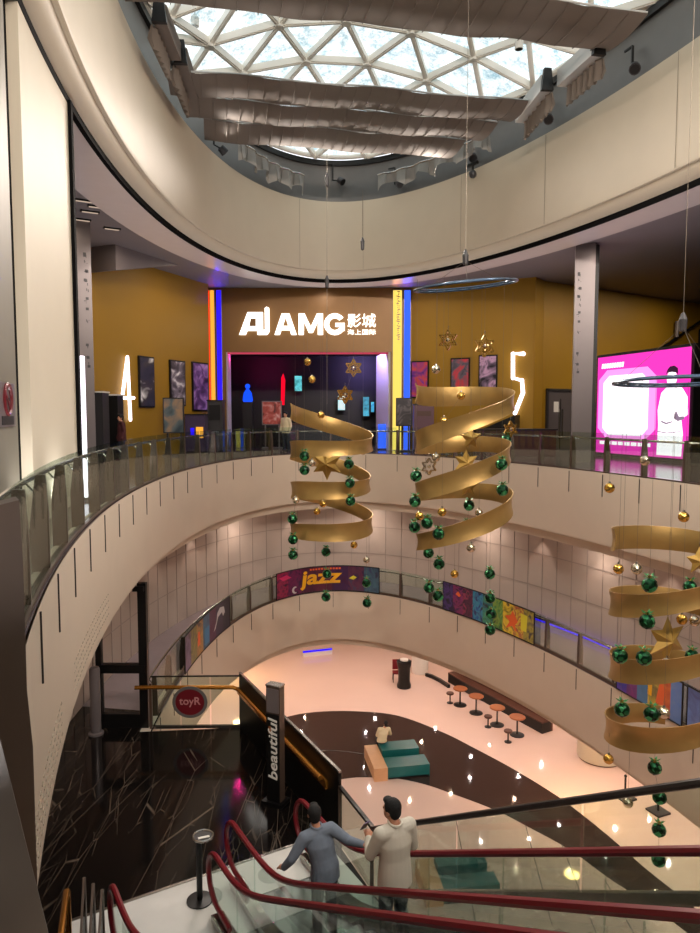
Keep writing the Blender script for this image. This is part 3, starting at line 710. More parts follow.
letters('beautiful', (.52, 1.72, -.1, .1), lambda a, b, d: pc + ax * (-b) - ay * (T_ / 2 + .016 + d) + UZ * a, .01, .15, .01).build('lettering', M['sign_white_soft'] if 'sign_white_soft' in M else M['white'], root)
MB().box(pc + ax * -.06 - ay * (T_ / 2 + .02) + UZ * 1.48, (.05, .008, .14), (ax, ay, UZ)).build('orange_mark', M['orange_wood'], root)
# ================================================================== ESCALATORS
TAN = math.tan(math.radians(30))
def hz_(s, k=-8.42, w=.28): return Z1 + 1.0 + TAN * w * math.log1p(math.exp(min(60, (s - k) / w)))
def escalator(label, n0, n1, s0, s_end=1.6):
    root = thing('escalator', label, 'escalator', P((n0 + n1) / 2, s0 + .5, Z1), 0, 'escalators rising from the marble landing')
    ss = [s0 + .38 + (s_end - s0 - .38) * i / 60 for i in range(61)]
    for n in (n0, n1):
        pts = [P(n, s0 + .9, Z1 + .24), P(n, s0 + .45, Z1 + .24)] + [P(n, s0 + .38 - .38 * math.sin(a), Z1 + .62 - .38 * math.cos(a)) for a in [PI * k / 12 for k in range(0, 13)]] + [P(n, s, hz_(s)) for s in ss]
        MB().tube(pts, .042, 8).build('handrail', M['red_rubber'], root, smooth=True)
        mb = MB(); prof = [(s0 + .38 - .34 * math.sin(a), Z1 + .62 - .34 * math.cos(a)) for a in [PI * (.45 + .55 * k / 10) for k in range(11)]]
        top = prof + [(s, hz_(s) - .04) for s in ss]; bot = [(max(s, s0 + .12), (hz_(s) - .86) if s > s0 + .38 else Z1 + .14) for s, _ in top]
        m_ = len(top)
        for d in (-.008, .008): mb.v += [P(n + d, *q) for q in top] + [P(n + d, *q) for q in bot]
        for i in range(m_ - 1): mb.f += [(i, i + 1, m_ + i + 1, m_ + i), (2 * m_ + i, 3 * m_ + i, 3 * m_ + i + 1, 2 * m_ + i + 1), (i, 2 * m_ + i, 2 * m_ + i + 1, i + 1)]; mb.mi += [0] * 3
        mb.build('glass_balustrade', M['glass'], root, recalc=False)
        mb = MB()
        for i in range(len(ss) - 1):
            a, b = ss[i], ss[i + 1]; mb.bar(P(n, a, hz_(a) - .9), P(n, b, hz_(b) - .9), .2, .1)
        mb.build('skirt', M['steel'], root)
        mb = MB()
        for k in range(8):
            s = s0 + 1.2 + k * 1.3
            if s < s_end: mb.bar(P(n, s, hz_(s) - .06), P(n, s, hz_(s) - .86), .018, .008, E_)
        mb.build('glass_joint', M['glass'], root)
    # steps
    mb = MB(); a, b = n0 + .13, n1 - .13; s = s0 + .75; z = Z1 + .02; prof = [(s, z)]
    while s < s_end - .4:
        s += .4; zt = max(z, hz_(s) - 1.02); prof += [(s, z), (s, zt)]; z = zt
    for i, (s, zz) in enumerate(prof): mb.v += [P(a, s, zz), P(b, s, zz)]
    for i in range(len(prof) - 1): mb.f.append((2 * i, 2 * i + 1, 2 * i + 3, 2 * i + 2)); mb.mi.append(0)
    mb.build('stairway', M['step'], root, recalc=False)
    mb = MB(); ls = [-8.9 + (s_end + 8.9) * i / 40 for i in range(41)]
    pr = [(-8.9, Z1 - .02)] + [(s, hz_(s) - .98) for s in ls]; lo = [(s, max(hz_(s) - 1.4, Z1 - .5)) for s in ls]
    for n in (n0 - .12, n1 + .12): mb.v += [P(n, *q) for q in pr[1:]] + [P(n, *q) for q in lo]
    k = len(ls)
    for i in range(k - 1): mb.f += [(i, i + 1, k + i + 1, k + i), (2 * k + i, 3 * k + i, 3 * k + i + 1, 2 * k + i + 1), (k + i, k + i + 1, 3 * k + i + 1, 3 * k + i)]; mb.mi += [0] * 3
    mb.build('truss', M['plate'], root, recalc=False)
    MB().prism([P(n0 + .1, s0 + .2), P(n1 - .1, s0 + .2), P(n1 - .1, s0 + .8), P(n0 + .1, s0 + .8)], Z1 + .012, Z1 + .03).build('comb_plate', M['plate'], root)
    return root
escalator('empty red-railed escalator, the nearer of the two side by side', 1.72, 3.15, -9.72)
escalator('red-railed escalator carrying the two men, the farther of the two', 3.66, 4.9, -10.35)
root = thing('glass_guard', 'sloping glass guard with black cap beyond the escalators', 'railing', P(5.45, -8.6, Z1))
def gz_(s): return Z1 + 1.06 + max(0, s + 8.72) * .615
pts = [-8.7 + i * .5 for i in range(21)]
MB().tube([P(5.45, s, gz_(s)) for s in pts], .04, 8).build('cap', M['black_rubber'], root)
for i in range(0, 20, 4):
    a, b = pts[i] + .02, pts[min(i + 4, 20)] - .02
    mb = MB(); mb.v = [P(5.45 + d, s, z) for d in (-.008, .008) for s, z in ((a, gz_(a) - 1.0), (b, gz_(b) - 1.0), (b, gz_(b) - .03), (a, gz_(a) - .03))]
    mb.f = [(0, 1, 2, 3), (7, 6, 5, 4), (0, 4, 5, 1), (2, 6, 7, 3), (1, 5, 6, 2), (0, 3, 7, 4)]; mb.mi = [0] * 6; mb.build('glass_pane', M['glass'], root)
MB().bar(P(5.45, pts[0], gz_(pts[0]) - 1.04), P(5.45, pts[-1], gz_(pts[-1]) - 1.04), .08, .1).build('base_rail', M['steel'], root)
# black key post with a chrome-rimmed oval top at the near escalator
c = U(203, 836, Z1 + 1.03); root = thing('control_post', 'black post with chrome-rimmed oval top before the nearer escalator', 'post', (c.x, c.y, Z1))
px_ = U(194, 850, Z1 + .9)
MB().tube([Vector((c.x - .06, c.y - .02, Z1)), Vector((c.x - .06, c.y - .02, Z1 + .98))], .045, 10).build('shaft', M['black'], root)
MB().lathe([(0, 0), (.2, 0), (.2, .03), (0, .05)], (c.x - .06, c.y - .02, Z1), 20).build('foot', M['black'], root)
MB().tube([c + Vector((.15 * math.cos(TW * k / 28), .15 * math.sin(TW * k / 28), 0)) for k in range(28)], .018, 8, True).build('chrome_rim', M['steel'], root, smooth=True)
MB().lathe([(0, -.02), (.14, -.02), (.14, .0), (0, .0)], c, 24).build('dish', M['black'], root)
MB().box(c + Vector((.02, -.04, .006)), (.17, .045, .008), rz=.35).build('white_label', M['white'], root)
# brass rail and dark glass at the lower left edge of the landing
p0, p1 = U(67, 886, Z1 + 1.0), U(58, 960, Z1 + 1.0)
root = thing('brass_rail', 'short brass handrail with turned-down end at the lower left', 'railing', (p0.x, p0.y, Z1))
d = (p1 - p0).normalized()
MB().tube([Vector((p0.x, p0.y, Z1 + .02)) , p0 - Vector((0, 0, .2)), p0 - Vector((0, 0, .06)) + d * .03, p0 + d * .12, p1], .045, 10).build('handrail', M['brass'], root, smooth=True)
MB().lathe([(0, 0), (.1, 0), (.1, .03), (0, .03)], (p0.x, p0.y, Z1), 14).build('foot', M['steel'], root)
for k in range(3):
    a, b = U(84 + 9 * k, 878 + 6 * k, Z1 + 1.0), U(80 + 9 * k, 950, Z1 + 1.0)
    rt = thing('glass_screen', ['left', 'middle', 'right'][k] + ' dark glass screen of three beside the brass rail', 'screen', (a.x, a.y, Z1), 0, 'glass screens at the lower left')
    MB().bar(Vector((a.x, a.y, Z1 + .5)), Vector((b.x, b.y, Z1 + .5)), .02, .96).build('pane', M['dark_glass'], rt)
    MB().box((a.x, a.y, Z1 + .5), (.04, .04, 1.0)).build('post', M['bronze'], rt)
    MB().bar(Vector((a.x, a.y, Z1 + 1.0)), Vector((b.x, b.y, Z1 + 1.0)), .03, .03).build('cap', M['bronze'], rt)
# ================================================================== CINEMA FRONT
YP = 31.6
def XP(px, Y=YP): return D(px, 420, Y).x
def ZP(py, Y=YP): return D(350, py, Y).z
xl, xr = XP(226.5), XP(390.5); zo = ZP(352)
mb = MB().box(((xl + xr) / 2, YP + .25, (zo + ZR + .1) / 2), (xr - xl, .5, ZR + .1 - zo)); struct(mb.build('wall_portal', M['gold_panel']))
mb = MB()
for a, b in ((XP(203), xl), (xr, XP(413))): mb.box(((a + b) / 2, YP + .3, (Z2 + ZR + .1) / 2), (b - a, .5, ZR + .1 - Z2))
struct(mb.build('wall_portal_jamb', M['gold_panel']))
def led(name, x0, x1, m, label, y=YP):
    a, b = XP(x0, y), XP(x1, y); root = thing('light_strip', label, 'light', ((a + b) / 2, y, Z2), 0, 'coloured light strips beside the cinema entrance')
    MB().box(((a + b) / 2, y - .03, (Z2 + ZR) / 2), (b - a + .02, .1, ZR - Z2)).build('channel', M['casing'], root)
    MB().box(((a + b) / 2, y - .1, (Z2 + ZR) / 2), (b - a, .05, ZR - Z2 - .04)).build('diffuser', m, root)
    return root
led('a', 208.5, 211.5, M['led_red'], 'red-orange light strip, outermost left of the cinema entrance')
led('b', 212.3, 216, M['led_gold'], 'amber light strip left of the cinema entrance')
led('c', 218.5, 223, M['led_violet'], 'deep blue light strip left of the cinema sign')
ly = led('d', 392.5, 401, M['led_yellow'], 'wide yellow light strip right of the cinema sign')
led('e', 403.5, 409.5, M['led_lblue'], 'bright blue light strip right of the yellow one')
mb = MB(); x0 = XP(397.5); rr = random.Random(5)
for k in range(22):
    for j in range(2): mb.box((x0 + rr.uniform(-.04, .04), YP - .13, ZP(292) - k * .1 - j * .03), (rr.choice((.04, .12)), .01, .03))
mb.build('lettering', M['orange_wood'], ly)
# lit sign
root = thing('cinema_sign', 'big white lit lettering of the cinema name on the gold panel over the entrance', 'sign', (0, YP, ZP(335)))
fx = lambda a, b, d: Vector((a, YP - .02 - d, b))
zb, zt = ZP(334.8), ZP(313.8)
mb = MB()
def slab(mb, pts, d=.1):
    n = len(pts); v = [Vector((XP(x), YP - .02, ZP(y))) for x, y in pts] + [Vector((XP(x), YP - .02 - d, ZP(y))) for x, y in pts]
    return mb.add(v, [tuple(range(n)), tuple(range(2 * n - 1, n - 1, -1))] + [(i, (i + 1) % n, n + (i + 1) % n, n + i) for i in range(n)])
slab(mb, [(275.5, 335), (282.6, 313.8), (287.6, 313.8), (280.6, 335)]); slab(mb, [(285.2, 313.8), (290.2, 313.8), (297.3, 335), (292, 335)]); slab(mb, [(281, 326.2), (291.5, 326.2), (292.5, 330.4), (280.5, 330.4)])
mb.build('letter', M['sign_white'], root); mb = MB()
slab(mb, [(299.3, 335), (299.3, 313.8), (305.2, 313.8), (311.3, 327), (317.4, 313.8), (323.3, 313.8), (323.3, 335), (318.2, 335), (318.2, 322), (313.3, 333), (309.3, 333), (304.4, 322), (304.4, 335)])
mb.build('letter', M['sign_white'], root); mb = MB()
ga = [math.radians(38 + (322 - 38) * k / 20) for k in range(21)]
slab(mb, [(335 + 10.6 * math.cos(a), 324.4 - 10.8 * math.sin(a)) for a in ga] + [(344.8, 331), (344.8, 323.2), (335.5, 323.2), (335.5, 327), (339.8, 327), (339.8, 328.6)] + [(335 + 5.6 * math.cos(a), 324.4 - 6 * math.sin(a)) for a in ga[::-1]])
mb.build('letter', M['sign_white'], root); mb = MB()
slab(mb, [(240.5, 335), (249, 312.5), (264, 312.5), (264, 335), (258.5, 335), (258.5, 331), (248.5, 331), (246.8, 335)])
mb.build('logo_letter', M['sign_white'], root)
mb = MB(); slab(mb, [(266, 308.5), (268, 307), (270.3, 308.5), (270.3, 332), (268, 335), (259.5, 335), (259.5, 331.5), (266, 330)]); mb.build('logo_letter', M['sign_white'], root)
mb = MB(); slab(mb, [(252.3, 319), (257.2, 319), (257.2, 326.5), (250.6, 326.5)], .13); mb.build('logo_gap', M['gold_panel'], root)
try:
    letters('影城', (XP(347.5), XP(375.5), ZP(327.5), zt), fx, .004, depth=.05).build('lettering', M['sign_white'], root)
    letters('海上国际', (XP(347.5), XP(375.5), zb, ZP(329.5)), fx, .0, depth=.05).build('lettering', M['sign_white'], root)
except Exception as ex: print('text', ex)
# dark foyer behind the opening
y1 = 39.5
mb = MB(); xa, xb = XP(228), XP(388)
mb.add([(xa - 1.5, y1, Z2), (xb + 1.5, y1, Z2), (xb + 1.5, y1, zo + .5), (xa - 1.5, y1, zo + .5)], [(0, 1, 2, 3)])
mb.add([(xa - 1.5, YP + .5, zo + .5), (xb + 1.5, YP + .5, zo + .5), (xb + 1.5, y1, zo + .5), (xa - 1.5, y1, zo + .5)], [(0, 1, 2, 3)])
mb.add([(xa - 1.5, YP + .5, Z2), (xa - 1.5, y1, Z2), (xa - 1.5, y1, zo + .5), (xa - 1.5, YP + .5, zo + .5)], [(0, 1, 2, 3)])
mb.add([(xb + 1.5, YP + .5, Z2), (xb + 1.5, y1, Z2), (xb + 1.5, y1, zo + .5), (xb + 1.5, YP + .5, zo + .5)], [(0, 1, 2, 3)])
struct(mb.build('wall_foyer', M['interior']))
mb = MB(); a, b = Vector((XP(388.5), YP + .02, 0)), Vector((XP(376, 33.6), 33.6, 0))
mb.prism([a, b, b + Vector((.15, .05, 0)), a + Vector((.1, .1, 0))], Z2, zo); struct(mb.build('wall_foyer_right', M['white']))
mb = MB(); a, b = Vector((XP(228.2), YP + .02, 0)), Vector((XP(231.5, 33), 33, 0))
mb.prism([a, b, b + Vector((-.15, .05, 0)), a + Vector((-.1, .1, 0))], Z2, zo); struct(mb.build('wall_foyer_left', M['white']))
root = thing('door_light', 'pink light line along the top of the cinema opening', 'light', ((xa + xb) / 2, YP, zo))
MB().box(((xa + xb) / 2, YP + .1, zo - .05), (xb - xa, .1, .08)).build('diffuser', glow('pink_line', (190, 70, 90), 1.0), root)
def board(name, label, cat, x0, x1, y0, y1, Y, m, frame='black', leg=True, th=.06, group=None):
    a, b = XP(x0, Y), XP(x1, Y); za, zc = ZP(y1, Y), ZP(y0, Y)
    root = thing(name, label, cat, ((a + b) / 2, Y, Z2), 0, group); w = b - a; h = zc - za
    MB().box(((a + b) / 2, Y, (za + zc) / 2), (w + .1, th, h + .1)).build('frame', M[frame], root)
    MB().box(((a + b) / 2, Y - th / 2 - .012, (za + zc) / 2), (w, .02, h)).build('print', m, root)
    if leg:
        for q in (a + .1, b - .1): MB().box((q, Y + .05, (Z2 + za) / 2), (.06, .06, max(.05, za - Z2))).build('leg', M[frame], root)
        MB().box(((a + b) / 2, Y + .05, Z2 + .03), (w + .1, .5, .06)).build('foot', M[frame], root)
    return root
board('poster_stand', 'grey-framed poster stand with red print inside the cinema entrance', 'stand', 263, 281, 402, 424, 32.9, art('red_print', [(60, 20, 20), (150, 60, 50), (190, 150, 140)], 2.2, emit=.25), 'gray_col')
board('poster_stand', 'dark standee with a pale figure right of the yellow light strip', 'stand', 397, 411, 399, 425, 30.3, art('dark_print', [(14, 12, 18), (46, 38, 44), (130, 120, 122)], 1.8), 'black')
board('poster_stand', 'blue-grey standee with a pale brown figure before the left posters', 'stand', 164.5, 183, 399, 432, 27.0, art('gray_print', [(40, 56, 66), (92, 104, 108), (160, 130, 100)], 1.4, emit=.05), 'dark_gray')
board('screen_panel', 'small cyan screen glowing inside the dark cinema foyer', 'screen', 295, 302, 376, 391, 38.5, art('cyan_print', [(30, 120, 120), (110, 220, 220)], 2, emit=1.2), 'black', False)
board('screen_panel', 'left pale cyan window glowing at the back of the foyer', 'screen', 338, 345, 396, 410, 38.5, art('pale_screen', [(120, 190, 190), (210, 230, 220)], 2, emit=1.), 'black', False)
board('screen_panel', 'tall blue-green window glowing at the right of the foyer back', 'screen', 363, 369, 397, 416, 38.5, art('teal_screen', [(20, 70, 90), (80, 190, 210)], 2, emit=1.), 'black', False)
board('screen_panel', 'narrow cyan panel beside the right foyer window', 'screen', 371, 374, 402, 412, 38.4, art('cyan_screen', [(30, 130, 170), (100, 210, 230)], 2, emit=1.), 'black', False)
root = thing('red_pennant', 'tall glowing red pennant standing in the cinema foyer', 'pennant', (XP(283, 36), 36, Z2))
mb = MB(); v = [(XP(x, 36), 36, ZP(y, 36)) for x, y in ((281.5, 378), (283.5, 373), (285.5, 380), (284.5, 405), (281, 405))]
mb.add(v + [(a, 36.05, c) for a, _, c in v], [(0, 1, 2, 3, 4), (9, 8, 7, 6, 5)] + [(i, (i + 1) % 5, 5 + (i + 1) % 5, 5 + i) for i in range(5)]); mb.build('flag', glow('red_glow', (230, 10, 40), 1.3), root)
MB().tube([(XP(283, 36.05), 36.08, Z2), (XP(283, 36.05), 36.08, ZP(374, 36))], .03, 6).build('pole', M['black'], root)
root = thing('blue_figure', 'small figure-shaped blue light in the left of the foyer', 'light', (XP(248, 35), 35, ZP(402, 35)))
mb = MB(); x, z = XP(248, 35), ZP(402, 35)
mb.lathe([(0, 0), (.22, 0), (.26, .1), (.2, .45), (.1, .6), (.05, .66)], (x, 35, z), 12).ball((x, 35, z + .78), .13, 10, 8).build('body', glow('blue_glow', (20, 70, 230), 1.6), root)
MB().box((x, 35, (Z2 + z) / 2), (.5, .4, z - Z2)).build('plinth', M['black'], root)
root = thing('foyer_counter', 'dark counter in the middle of the cinema foyer', 'counter', (XP(322, 36.5), 36.5, Z2))
MB().box((XP(318, 36.5), 36.5, Z2 + .55), (3.2, .7, 1.1)).build('body', M['dark_gray'], root); MB().box((XP(318, 36.5), 36.5, Z2 + 1.13), (3.3, .8, .06)).build('top', M['brown'], root)
# posters on the yellow walls
def poster(label, wall, x0, x1, y0, y1, cols, seed, scale=1.6):
    a, b = WP(x0, (y0 + y1) / 2, *wall), WP(x1, (y0 + y1) / 2, *wall); c = (a + b) / 2
    m = WP((x0 + x1) / 2, (y0 + y1) / 2, *wall); zt_, zb_ = WP((x0 + x1) / 2, y0, *wall).z, WP((x0 + x1) / 2, y1, *wall).z
    d = Vector((b.x - a.x, b.y - a.y, 0)); w = d.length; d.normalize(); n = Vector((d.y, -d.x, 0))
    if n.y > 0 and abs(n.y) > abs(n.x): n = -n
    if n.dot(Vector((0 - c.x, 14 - c.y, 0))) < 0: n = -n
    root = thing('film_poster', label, 'poster', Vector((c.x, c.y, zb_)), 0, 'film posters on the yellow cinema walls')
    cc = Vector((c.x, c.y, (zt_ + zb_) / 2)) + n * .04
    MB().box(cc, (w, .08, zt_ - zb_), (d, n, UZ)).build('frame', M['black'], root)
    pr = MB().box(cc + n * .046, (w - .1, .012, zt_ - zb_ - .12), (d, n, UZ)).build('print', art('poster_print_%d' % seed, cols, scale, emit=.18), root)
    return root
poster('dark poster with a white helmet shape beside the neon four', WL, 138, 153, 356.5, 407.5, [(20, 20, 34), (34, 34, 52), (50, 44, 50), (215, 210, 210)], 1, 1.1)
poster('grey and white film poster behind the blue-grey standee', WL, 169, 184, 360.5, 406, [(24, 18, 22), (66, 58, 66), (120, 110, 120), (220, 214, 214)], 2, 1.7)
poster('purple film poster beside the red-orange light strip', WL, 191.5, 207, 362.5, 411, [(36, 20, 52), (96, 60, 120), (170, 130, 190)], 3, 1.8)
poster('violet film poster nearest the blue light strip', WR, 411.5, 429, 361, 398, [(60, 30, 110), (130, 50, 120), (190, 70, 60), (90, 40, 150)], 4, 1.3)
poster('red and grey film poster between the violet poster and the pink-grey one', WR, 451, 470, 358, 398, [(40, 40, 48), (90, 80, 90), (190, 50, 60), (110, 70, 80)], 5, 1.2)
poster('pink-grey film poster beside the neon five', WR, 479, 497.5, 355, 397, [(24, 20, 30), (110, 90, 110), (190, 150, 180), (40, 30, 44)], 6, 1.7)
poster('dark framed panel on the yellow wall behind the pink screen', WT, 697.5, 712, 330, 398, [(24, 20, 18), (40, 34, 30), (60, 50, 42)], 7, 1.2)
# neon numbers
def neon(label, wall, strokes, rad):
    w = Vector((wall[1][0] - wall[0][0], wall[1][1] - wall[0][1], 0)).normalized(); n = Vector((w.y, -w.x, 0))
    if n.dot(Vector((-wall[0][0], 14 - wall[0][1], 0))) < 0: n = -n
    p0 = WP(*strokes[0][0], *wall) + n * .1; root = thing('neon_number', label, 'sign', p0, 0)
    for st in strokes:
        q = [WP(x, y, *wall) + n * .1 for x, y in st]
        mb = MB().tube(q, rad, 8)
        for v in q: mb.ball(v, rad, 8, 6)
        mb.build('tube', M['led_white'], root)
    q = WP(*strokes[0][-1], *wall); MB().tube([q, q + n * .1], .03, 6).build('mount', M['black'], root)
neon('white neon number four on the left yellow wall', WL, [[(125.2, 357), (120, 398)], [(125.2, 357), (128.3, 420)], [(120, 398), (131.5, 398)]], .06)
neon('white neon number five on the right yellow wall', WR, [[(524, 354), (513.5, 354), (513.5, 378), (522.5, 380.5), (523.5, 393), (515.5, 413)]], .09)
# grey door in the right wall
d0, d1 = WP(545.5, 420, *WT), WP(571.5, 420, *WT); dz = WP(558, 390, *WT).z
d = Vector((d1.x - d0.x, d1.y - d0.y, 0)); w = d.length; d.normalize(); n = Vector((d.y, -d.x, 0)); c = (d0 + d1) / 2
mb = MB().box(Vector((c.x, c.y, (Z2 + dz) / 2)) + n * .03, (w, .1, dz - Z2), (d, n, UZ)); dr = struct(mb.build('door_1', M['door_gray'], base=(c.x, c.y, Z2)))
mb = MB()
for q in (-w / 2, w / 2): mb.box(Vector((c.x, c.y, (Z2 + dz) / 2)) + d * q + n * .08, (.1, .1, dz - Z2 + .1), (d, n, UZ))
mb.box(Vector((c.x, c.y, dz)) + n * .08, (w + .1, .1, .1), (d, n, UZ)).build('door_frame', M['dark_gray'], dr)
MB().box(Vector((c.x, c.y, Z2 + 1.2)) + n * .09, (.03, .02, 2.2), (d, n, UZ)).build('door_gap', M['black'], dr)
for q in (-.1, .1): MB().box(Vector((c.x, c.y, Z2 + 1.2)) + d * q + n * .12, (.04, .05, 1.3), (d, n, UZ)).build('door_handle', M['steel'], dr)
MB().box(Vector((c.x, c.y, Z2 + 1.95)) - d * .28 + n * .09, (.3, .012, .45), (d, n, UZ)).build('door_notice', M['white'], dr)
# pink light box
q0, q1 = U(596, 452, Z2 + .15), U(688, 459.5, Z2 + .15); zt_ = (D(596, 357, q0.y).z + D(688, 347.5, q1.y).z) / 2
d = Vector((q1.x - q0.x, q1.y - q0.y, 0)); W = d.length; d.normalize(); n = Vector((d.y, -d.x, 0)); zb_ = Z2 + .15; H = zt_ - zb_
root = thing('advert_light_box', 'large glowing pink advert box with a figure in white, right of the grey column', 'light box', Vector(((q0.x + q1.x) / 2, (q0.y + q1.y) / 2, Z2)))
cc = (q0 + q1) / 2; cc.z = (zb_ + zt_) / 2
MB().box(cc - n * .22, (W + .22, .4, H + .2), (d, n, UZ)).build('cabinet', M['black'], root)
MB().box(Vector((cc.x, cc.y, Z2 + .04)) - n * .22, (W + .1, .5, .08), (d, n, UZ)).build('base', M['dark_gray'], root)
def SB(name, m, pts, lay):                          # flat printed shape on the screen, u from left, v from bottom
    v = [q0 + d * (W * a) + UZ * (H * b) + n * (.012 + .006 * lay) for a, b in pts]; v = [Vector((p.x, p.y, zb_ + H * b + 0)) for p, (a, b) in zip(v, pts)]
    k = len(v); mb = MB(); mb.add(v + [p - n * .005 for p in v], [tuple(range(k)), tuple(range(2 * k - 1, k - 1, -1))] + [(i, (i + 1) % k, k + (i + 1) % k, k + i) for i in range(k)])
    return mb.build(name, m, root)
ell_p = lambda a, b, ra, rb, k=24: [(a + ra * math.cos(TW * i / k), b + rb * math.sin(TW * i / k)) for i in range(k)]
SB('screen', M['pink'], [(0, 0), (1, 0), (1, 1), (0, 1)], 0)
rr_ = lambda a0, a1, b0, b1, c: [(a0 + c, b0), (a1 - c, b0), (a1, b0 + c), (a1, b1 - c), (a1 - c, b1), (a0 + c, b1), (a0, b1 - c), (a0, b0 + c)]
SB('print', M['pale_pink'], rr_(.02, .68, .16, .86, .10), 1)
SB('print', M['screen_white'], rr_(.08, .60, .19, .80, .07), 2)
for k in range(9): SB('lettering', M['screen_white'], [(.05 + k * .03, .88), (.073 + k * .03, .88), (.08 + k * .03, .93), (.057 + k * .03, .93)], 2)
for k in range(8): SB('lettering', M['screen_white'], [(.05 + k * .075, .09), (.11 + k * .075, .09), (.11 + k * .075, .125), (.05 + k * .075, .125)], 2)
SB('print', M['screen_white'], [(.70, .02), (.94, .02), (.95, .22), (.93, .36), (.99, .40), (.98, .56), (.93, .64), (.86, .67), (.79, .66), (.73, .6), (.70, .44), (.71, .3)], 2)
SB('print', M['screen_white'], ell_p(.83, .73, .048, .075), 3)
SB('print', M['screen_dark'], [(.775, .77), (.785, .81), (.81, .84), (.85, .845), (.885, .82), (.89, .76), (.875, .78), (.83, .79), (.79, .785)], 4)
SB('print', M['screen_gray'], [(.86, .37), (.90, .34), (.96, .36), (.955, .385), (.91, .38), (.885, .43), (.875, .42)], 4)
SB('print', M['screen_gray'], [(.74, .33), (.79, .31), (.85, .33), (.85, .34), (.79, .325), (.74, .345)], 4)
SB('print', M['screen_gray'], [(.70, .24), (.80, .225), (.93, .245), (.93, .25), (.80, .233), (.70, .248)], 4)
# kiosks and seats on the cinema floor
def kiosk(name, label, cat, x0, x1, y0, Y, m, screen=None, dep=.6):
    a, b, zt = XP(x0, Y), XP(x1, Y), ZP(y0, Y); root = thing(name, label, cat, ((a + b) / 2, Y, Z2))
    MB().box(((a + b) / 2, Y + dep / 2, (Z2 + zt) / 2), (b - a, dep, zt - Z2)).build('body', m, root)
    MB().box(((a + b) / 2, Y + dep / 2, zt + .02), (b - a + .06, dep + .06, .05)).build('top', M['white'] if screen is None else M['black'], root)
    MB().box(((a + b) / 2, Y + dep / 2, Z2 + .05), (b - a + .04, dep + .04, .1)).build('base', M['black'], root)
    if screen:
        for (u0, u1, v0, v1, mm) in screen: MB().box((XP((u0 + u1) / 2, Y), Y - .012, ZP((v0 + v1) / 2, Y)), (XP(u1, Y) - XP(u0, Y), .03, ZP(v0, Y) - ZP(v1, Y))).build('screen', mm, root)
    return root
kiosk('ticket_cabinet', 'dark green-black cabinet with a white top beside the left column', 'cabinet', 92.5, 103, 392.5, 22.6, M['dark_gray'])
kiosk('ticket_cabinet', 'lower black cabinet beside the neon four', 'cabinet', 106, 118, 395.5, 23.6, M['black'])
kiosk('ticket_machine', 'purple-lit kiosk with blue and orange screens before the purple poster', 'machine', 185, 205, 415, 28.6, mat('purple_kiosk', (70, 56, 84), .35), [(190.5, 194, 428, 435, M['led_violet']), (196, 203, 427, 438, M['led_gold'])])
kiosk('ticket_machine', 'dark kiosk standing before the left light strips', 'machine', 207.5, 222.5, 401, 29.6, M['dark_gray'], [(209.5, 220.5, 405, 420, M['interior'])])
kiosk('ticket_machine', 'purple-brown kiosk at the foot of the violet poster', 'machine', 414, 434, 405, 30.0, mat('plum_kiosk', (92, 54, 66), .4), [(417, 431, 411, 416, M['brown'])])
root = thing('lounge_counter', 'long dark red-brown counter behind the glass railing below the neon five', 'counter', (XP(515, 27.2), 27.2, Z2))
MB().box((XP(515, 27.2), 27.3, Z2 + .5), (3.1, .7, 1.0)).build('body', mat('red_brown', (70, 30, 34), .35), root); MB().box((XP(515, 27.2), 27.3, Z2 + 1.03), (3.2, .8, .06)).build('top', M['black'], root)
for k in range(3):
    x, y = XP(432 + 15 * k, 28.4), 28.4
    rt = thing('waiting_stool', ['left', 'middle', 'right'][k] + ' black stool of three beside the dark red-brown counter', 'stool', (x, y, Z2), 0, 'black stools on the cinema floor')
    MB().lathe([(0, .6), (.24, .6), (.26, .66), (.24, .72), (0, .72)], (x, y, Z2), 16).build('seat', M['black'], rt)
    MB().lathe([(0, 0), (.22, 0), (.22, .03), (.04, .05), (.04, .6), (0, .6)], (x, y, Z2), 14).build('pedestal', M['steel'], rt)
# no-smoking notice on the grey wall
tq = min((abs(350 + F * ell(PI + .12 + k * .003, .77)[0] / (ell(PI + .12 + k * .003, .77)[1] * CP + .5 * SP) - 15.5), PI + .12 + k * .003) for k in range(100))[1]
t2 = tq + .05; a, b = Vector((*ell(t2, .77), 0)), Vector((*ell(tq, .77), 0)); d = (b - a); w = d.length; d.normalize(); n = -nrm((tq + t2) / 2)
za, zc = D(8, 426, b.y).z, D(8, 384, b.y).z
root = thing('smoking_notice', 'white notice with a red no-smoking mark on the grey wall', 'notice', Vector((b.x, b.y, za)))
c = (a + b) / 2; c.z = (za + zc) / 2
MB().box(c + n * .006, (w, .012, zc - za), (d, n, UZ)).build('plate', M['gray_col'], root)
cr_ = c + UZ * ((zc - za) * .12); R_ = min(w, zc - za) * .34
mb = MB().tube([cr_ + n * .018 + (d * math.cos(TW * k / 24) + UZ * math.sin(TW * k / 24)) * R_ for k in range(24)], R_ * .14, 6, True)
mb.bar(cr_ + n * .018 + (d * -.7 + UZ * .7) * R_, cr_ + n * .018 + (d * .7 - UZ * .7) * R_, R_ * .22, .008, n); mb.build('ban_mark', M['sign_red'], root)
MB().bar(cr_ + n * .016 - d * R_ * .6, cr_ + n * .016 + d * R_ * .6, R_ * .2, .006, n).build('cigarette', M['black'], root)
MB().box(c - UZ * ((zc - za) * .36) + n * .014, (w * .7, .008, (zc - za) * .2), (d, n, UZ)).build('caption', M['black'], root)
